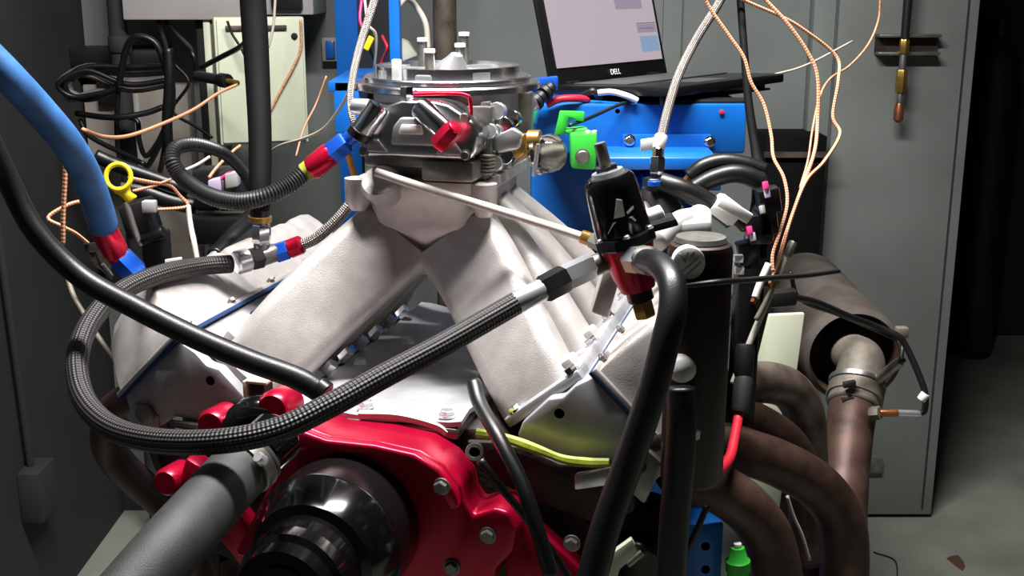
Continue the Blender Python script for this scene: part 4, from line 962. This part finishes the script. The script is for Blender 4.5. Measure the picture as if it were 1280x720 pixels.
# thick black cables with white and pink ends
hosething('thick_cable', 'thick black cable with white sleeve running to right-hand connectors', 'cable', PL([(826, 228, 1.54), (850, 236, 1.53), (876, 248, 1.53), (895, 260, 1.53), (915, 275, 1.53)]), .0135, 'rubber',
          [('white_sleeve', P(893, 252, 1.525), P(920, 272, 1.525), .0155, 'white_plastic', 16), ('black_boot', P(918, 270, 1.525), P(934, 284, 1.525), .010, 'black_satin', 12), ('pink_lead', P(930, 280, 1.525), P(938, 294, 1.525), .005, 'pink_wire', 8)], n=16)
hosething('thick_cable', 'upper black cable loop above white sleeve', 'cable', PL([(862, 222, 1.60), (880, 208, 1.60), (905, 202, 1.60), (932, 206, 1.60), (955, 214, 1.60)]), .0115, 'rubber', [('cable_end', P(858, 228, 1.6), P(866, 218, 1.6), .007, 'copper', 10)], n=14)
hosething('thick_cable', 'lower black cable loop ending in pink leads', 'cable', PL([(868, 236, 1.57), (890, 224, 1.57), (915, 217, 1.57), (935, 220, 1.57), (950, 228, 1.57)]), .0125, 'rubber', [('pink_lead', P(946, 222, 1.57), P(954, 242, 1.57), .006, 'pink_wire', 8)], n=14)
tag(obox(P(918, 262, 1.50), V((.020, 0, -.012)), V((0, .006, 0)), V((.004, 0, .006))).build('white_label', 'white_plastic', bevel=.002), 'white label flag beside sleeve on black cable', 'label')
# connector column
t = thing('wiring_harness', 'dark wiring harness column with connectors right of brown tank', 'harness')
cl = UPC(PL([(924, -20, 1.75), (930, 60, 1.70), (936, 130, 1.66), (945, 190, 1.62), (952, 240, 1.58), (945, 300, 1.55), (938, 380, 1.53), (932, 470, 1.52)]))
tube(cl, [.005, .005, .005, .0055, .0055, .006, .007, .012, .016, .016, .012], 12).build('harness_sleeve', 'black_matte', t, ang=180)
for px, py, hx_, hz_ in ((960, 250, .014, .016), (948, 285, .016, .02), (958, 275, .012, .018), (935, 320, .014, .02), (945, 340, .012, .02), (930, 355, .010, .03)):
    obox(P(px, py, 1.53), V((hx_, 0, .003)), V((0, .014, 0)), V((-.003, 0, hz_))).build('connector', 'black_satin', t, bevel=.003)
for px, py in ((923, 323), (924, 338)): obox(P(px, py, 1.51), V((.006, 0, 0)), V((0, .004, 0)), V((0, 0, .005))).build('terminal', 'bright_alu', t, bevel=.001)
for px, py, m in ((956, 232, 'pink_wire'), (958, 242, 'lilac_plastic'), (936, 288, 'pink_wire'), (940, 296, 'lilac_plastic'), (952, 262, 'grey_plastic')): cyl(P(px, py - 5, 1.515), P(px + 2, py + 5, 1.512), .004, n=8).build('clip', m, t)
obox(P(930, 430, 1.535), V((.016, 0, 0)), V((0, .02, 0)), V((0, 0, .11))).build('harness_box', 'black_plastic', t, bevel=.004)
# thermocouples, right
TW = [
    ('orange thermocouple wire crossing the steel line then falling past cabinet', [(876, -20, 1.66), (885, 6, 1.66), (911, 44, 1.65), (930, 72, 1.64), (939, 103, 1.63), (955, 131, 1.62), (964, 169, 1.60), (967, 197, 1.58), (980, 223, 1.56), (984, 255, 1.54), (975, 290, 1.52), (966, 318, 1.51), (966, 340, 1.5)], .0024),
    ('orange thermocouple wire bulging widest to the right before the door', [(918, -12, 1.72), (930, 0, 1.72), (975, 20, 1.72), (1003, 36, 1.72), (1045, 70, 1.72), (1048, 100, 1.70), (1041, 145, 1.68), (1050, 168, 1.66), (1030, 202, 1.62), (1008, 226, 1.59), (990, 270, 1.56), (975, 320, 1.53), (962, 355, 1.51)], .0024),
    ('orange thermocouple wire in the middle of the three falling strands', [(945, -14, 1.7), (957, 0, 1.7), (985, 30, 1.69), (1010, 66, 1.68), (1022, 97, 1.67), (1022, 150, 1.65), (1018, 190, 1.62), (1004, 230, 1.59), (985, 285, 1.56), (970, 335, 1.53)], .0026)]
for lb_, l_, r_ in TW: wire('thermocouple_wire', lb_, UPC(PL(l_)), r_, 'orange_braid', n=8)
wire('thermocouple_wire', 'thin pale wire arching highest in front of grey door', UPC(PL([(1101, -10, 1.9), (1098, 25, 1.9), (1085, 56, 1.88), (1062, 82, 1.84), (1038, 98, 1.8), (1025, 120, 1.75), (1016, 160, 1.7), (1010, 200, 1.66), (1000, 235, 1.62)])), .0017, 'orange_wire')
hosething('steel_probe', 'long pale steel probe slanting down right of brown tank', 'probe', PL([(990, 304, 1.55), (975, 338, 1.54), (955, 385, 1.52), (930, 445, 1.50), (915, 480, 1.49)]), [.0045, .0045, .0036], 'white_sleeve', [('probe_collar', P(992, 302, 1.55), P(984, 320, 1.545), .0062, 'dull_metal', 10)], body='probe_body')
hosething('steel_probe', 'shorter steel probe slanting parallel above the long one', 'probe', PL([(961, 330, 1.485), (950, 355, 1.475), (944, 372, 1.47)]), .0048, 'white_sleeve', [('probe_tip', P(945, 369, 1.472), P(941, 378, 1.468), .0035, 'copper', 8)], body='probe_body')
hosething('steel_probe', 'thin dark probe with brass knuckle between pale probes', 'probe', PL([(968, 352, 1.525), (958, 375, 1.515), (945, 400, 1.505)]), .0036, 'pale_pipe', [('brass_knuckle', P(970, 348, 1.527), P(964, 360, 1.522), .0055, 'brass', 8)], body='probe_body')
wire('dark_rod', 'thin straight black rod crossing brown tank towards the muffler', PL([(850, 358, 1.168), (876, 355, 1.166), (905, 352, 1.172), (935, 350, 1.22), (970, 347, 1.31), (1010, 344, 1.42), (1048, 339, 1.56)]), .0033, 'black_plastic', cat='rod')

# muffler and exhaust pipe
t = thing('muffler', 'large grey wrapped muffler drum open at its front end', 'muffler')
f0 = P(1068, 446, 2.02); f1 = P(1004, 366, 2.45)
axm = (f1 - f0).normalized()
RM = .087
shell = MB(); lathe(f0, f1, [(0, RM - .008), (.015, RM), (1, RM), (1.0, RM - .03)], 48, shell, cap=False)
shell.build('shell', 'muffler', t, ang=50)
lathe(f0 + axm * .002, f1, [(0, RM - .0085), (.02, RM - .012), (.5, RM - .012)], 48, cap=False).build('lining', 'rust', t)
cyl(f0 + axm * .10, f0 + axm * .11, RM - .011, n=40).build('baffle', 'rust', t)
lathe(f0 + axm * .012, f0 + axm * .03, [(0, RM), (.5, RM + .002), (1, RM)], 48, cap=False).build('band', 'muffler', t)
cyl(f1 - axm * .02, f1 + axm * .02, RM - .01, n=40).build('rear_cap', 'muffler', t)
obox(f1 + V((.02, .1, -.35)), V((.02, 0, 0)), V((0, .02, 0)), V((0, 0, .36 + .0))).build('support_leg', 'iron', t, bevel=.003)
t = thing('exhaust_pipe', 'upright brown exhaust pipe with clamped coupling entering the muffler', 'exhaust')
pc = [P(1078, 445, 2.02), P(1073, 478, 1.97)]
tube([f0 + axm * .09, f0 + axm * .02, P(1077, 452, 1.985), P(1072, 480, 1.95), P(1066, 508, 1.92)], [.036, .037, .041, .0435], 28).build('elbow', 'pale_pipe', t, ang=180)
cyl(P(1073, 476, 1.955), P(1068, 500, 1.93), .047, n=32).build('clamp_coupling', 'pale_pipe', t)
for py in (480, 500):
    a = P(1073 - (py - 476) * .2, py - 3, 1.952); b = P(1072 - (py - 476) * .2, py + 3, 1.946)
    cyl(a, b, .0485, n=32).build('clamp_band', 'dull_metal', t)
    c = P(1062 - (py - 476) * .1, py, 1.895); obox(c, V((.010, 0, .002)), V((0, .006, 0)), V((0, 0, .005))).build('clamp_bolt', 'iron', t, bevel=.002)
tube([P(1067, 502, 1.93), P(1062, 540, 1.88), P(1056, 590, 1.82), P(1050, 640, 1.77), P(1042, 710, 1.70), P(1035, 790, 1.64)], [.041, .039, .039, .043, .05, .055], 28).build('main_pipe', 'rust', t, ang=180)
t = thing('oxygen_sensor', 'oxygen sensor with copper tip and black lead on exhaust pipe', 'sensor')
a = P(1088, 517, 1.86); b = P(1100, 516, 1.85); c = P(1122, 516, 1.85); d_ = P(1150, 517, 1.86)
hexn(a, b, .012).build('hex_base', 'pale_pipe', t); cyl(b, c, .0065, n=14).build('copper_body', 'copper', t); cyl(c, d_, .0055, n=14).build('steel_body', 'bright_alu', t)
tube(PL([(1149, 517, 1.86), (1156, 512, 1.86), (1156, 490, 1.86), (1146, 462, 1.87), (1132, 432, 1.88), (1122, 420, 1.88), (1095, 408, 1.88), (1060, 395, 1.85), (1020, 378, 1.80), (985, 370, 1.74)]), .0055, 8).build('lead', 'black_plastic', t, ang=180)
tube(PL([(1120, 424, 1.885), (1085, 408, 1.885), (1045, 392, 1.85), (1000, 374, 1.78), (988, 340, 1.75)]), .0035, 8).build('second_lead', 'black_plastic', t, ang=180)
cyl(P(1151, 500, 1.855), P(1157, 492, 1.855), .0075, n=10).build('lead_band', 'white_plastic', t)
obox(P(978, 372, 1.74), V((.020, 0, .002)), V((0, .012, 0)), V((0, 0, .012))).build('plug', 'black_plastic', t, bevel=.004)
t = thing('oxygen_sensor', 'second sensor stub angled up from pipe coupling', 'sensor')
cyl(P(1092, 478, 1.92), P(1125, 452, 1.90), .0085, n=14).build('stub', 'dull_metal', t); cyl(P(1120, 456, 1.902), P(1130, 448, 1.898), .006, n=10).build('stub_tip', 'black_plastic', t)
obox(P(1127, 415, 1.93), V((.010, 0, 0)), V((0, .008, 0)), V((0, 0, .009))).build('head', 'pale_pipe', t, bevel=.002)
tube(PL([(1127, 420, 1.93), (1128, 435, 1.91), (1126, 450, 1.9)]), .004, 6).build('link', 'black_plastic', t, ang=180)
# exhaust header right
t = thing('exhaust_header', 'brown heat-stained exhaust header with fat curved tubes right of tank', 'exhaust')
tube([E(.341, .40, .925), P(900, 492, 1.62), P(945, 478, 1.66), P(985, 486, 1.70), P(1006, 520, 1.72), P(1010, 570, 1.73), P(1018, 630, 1.74), P(1036, 690, 1.72)], [.031, .031, .031, .030, .028], 24, 10).build('primary_tube', 'rust_pale', t, ang=180)
tube([E(.341, .28, .925), P(880, 545, 1.50), P(925, 562, 1.50), P(975, 580, 1.52), P(1022, 608, 1.54), P(1050, 648, 1.55), P(1056, 700, 1.55), P(1050, 770, 1.53)], [.030, .031, .033, .034, .035], 24, 10).build('primary_tube', 'rust', t, ang=180)
tube([E(.341, .10, .925), P(850, 592, 1.38), P(888, 606, 1.39), P(930, 632, 1.40), P(960, 672, 1.41), P(972, 725, 1.41), P(974, 790, 1.41)], [.030, .032, .033], 24, 10).build('primary_tube', 'rust', t, ang=180)
tube([E(.341, .34, .925), P(900, 515, 1.60), P(940, 525, 1.62), P(985, 555, 1.64), P(1005, 600, 1.66), P(1010, 700, 1.66)], .028, 20, 10).build('primary_tube', 'rust', t, ang=180)
ebox(.339, .350, .02, .46, .895, .950).build('port_flange', 'iron', t, bevel=.003)
wire('thin_probe_wire', 'thin pale wire hanging between the header tubes', PL([(984, 620, 1.46), (992, 645, 1.46), (1003, 670, 1.46), (1012, 700, 1.46)]), .0022, 'pale_wire')
# red battery cable
hosething('red_cable', 'red cable with black crimp sleeve hanging right of tank', 'cable', PL([(924, 478, 1.46), (924, 500, 1.45), (923, 520, 1.44), (918, 548, 1.40), (912, 572, 1.365), (898, 588, 1.335), (878, 597, 1.31)]), [.0062, .0062, .0062, .0068, .0088], 'red_wire',
          [('crimp_sleeve', P(930, 470, 1.462), P(925, 515, 1.442), .0122, 'grey_rubber', 18), ('black_boot', P(932, 430, 1.475), P(929, 472, 1.462), .0125, 'black_plastic', 14)])
# pale panel beyond
t = thing('pale_board', 'pale green-white board standing between probes and muffler', 'board')
YP = 1.93
a = P(962, 394, YP); b = P(1006, 392, YP); c = P(995, 474, YP); d_ = P(945, 462, YP)
prism([d_ - ZZ * .25, c - ZZ * .25 - V((.015, 0, 0)), c, b, a, d_], (0, .012, 0)).build('board_face', 'cream', t, bevel=.002)
wbox(d_.x + .01, c.x - .02, YP + .012, YP + .03, 0, c.z).build('back_stand', 'iron', t)

# dyno stand carrying the engine, lower front
t = thing('dyno_stand', 'blue steel dyno stand frame under the engine', 'stand')
a = P(848, 655, 1.42); b = P(905, 655, 1.42)
up_ = wbox(a.x, b.x, 1.42, 1.48, 0, a.z).build('upright', 'blue_paint', t, bevel=.004)
wbox(a.x + .012, b.x + .004, 1.475, 1.50, a.z - .02, a.z + .025).build('mount_pad', 'grey_plastic', t, bevel=.003)
for py in (683, 712):
    drill(up_, up_, P(882, py, 1.42), (0, -1, 0), .006, .03, 'bolt_hole', 'iron')
LX = E(-.22, .25, 0).x
wbox(LX - .03, LX + .03, 1.55, 1.61, 0, .714).build('upright', 'blue_paint', t, bevel=.004)
bx = (a.x + b.x) / 2
wbox(LX, bx, 1.47, 1.55, .10, .16).build('cross_rail', 'blue_paint', t, bevel=.004)
prism([E(x, .22, z) for x, z in ((.137, .692), (.262, .736), (.36, .74), (.36, .69), (.137, .63))], AX * .05).build('mount_arm', 'blue_paint', t, bevel=.004)
for sx_ in (LX, bx): wbox(sx_ - .04, sx_ + .04, 1.15, 1.95, 0, .05).build('foot_rail', 'blue_paint', t, bevel=.004)
t = thing('green_plug', 'green plug with pale tip standing beside blue stand post', 'plug')
c = P(922, 700, 1.36)
lathe(P(923, 725, 1.36), P(922, 684, 1.36), [(0, .014), (.25, .0135), (.3, .0155), (.6, .0155), (.66, .012), (1, .0085)], 18).build('plug_body', 'green_plastic', t)
cyl(P(922, 686, 1.36), P(922, 679, 1.36), .005, n=12).build('plug_tip', 'white_plastic', t)
cyl(P(923, 724, 1.36), P(923, 780, 1.36), .006, n=10).build('plug_cord', 'black_plastic', t)
wire('black_cable', 'black cord slanting down across blue stand post', PL([(884, 632, 1.335), (872, 660, 1.33), (858, 690, 1.33), (842, 722, 1.33)]), .004, 'black_plastic', cat='cable')
t = thing('starter_motor', 'oily black starter housing with pale plate at bottom edge', 'motor')
prism(PL([(752, 722, 1.24), (765, 692, 1.24), (790, 674, 1.24), (800, 692, 1.24), (775, 712, 1.24), (768, 735, 1.24)]), (0, .01, 0)).build('pale_plate', 'cream', t, bevel=.002)
lathe(P(800, 720, 1.275), P(822, 690, 1.33), [(0, .036), (.3, .04), (1, .03)], 28).build('housing', 'black_satin', t)
cyl(P(785, 706, 1.235), P(803, 690, 1.235), .004, n=10).build('rod', 'dull_metal', t)
tube(PL([(790, 680, 1.25), (800, 682, 1.24), (806, 690, 1.24), (798, 698, 1.24)]), .0035, 7).build('clip', 'black_plastic', t, ang=180)
cyl(P(815, 640, 1.37), P(800, 680, 1.31), .033, n=24).build('rear_body', 'black_plastic', t)

# ================================================================== put every origin at its thing's base
bpy.context.view_layer.update()
for o in THINGS:
    allm = ([o] if o.type == 'MESH' else []) + [c for c in o.children_recursive if c.type == 'MESH']
    co = [m.matrix_world @ V(b_) for m in allm for b_ in m.bound_box]
    mn = V([min(c[i] for c in co) for i in range(3)]); mx = V([max(c[i] for c in co) for i in range(3)])
    base_ = V(((mn.x + mx.x) / 2, (mn.y + mx.y) / 2, mn.z))
    if o.type == 'MESH': o.data.transform(Matrix.Translation(-base_))
    else:
        for c in o.children: c.location = c.location - base_
    o.location = base_
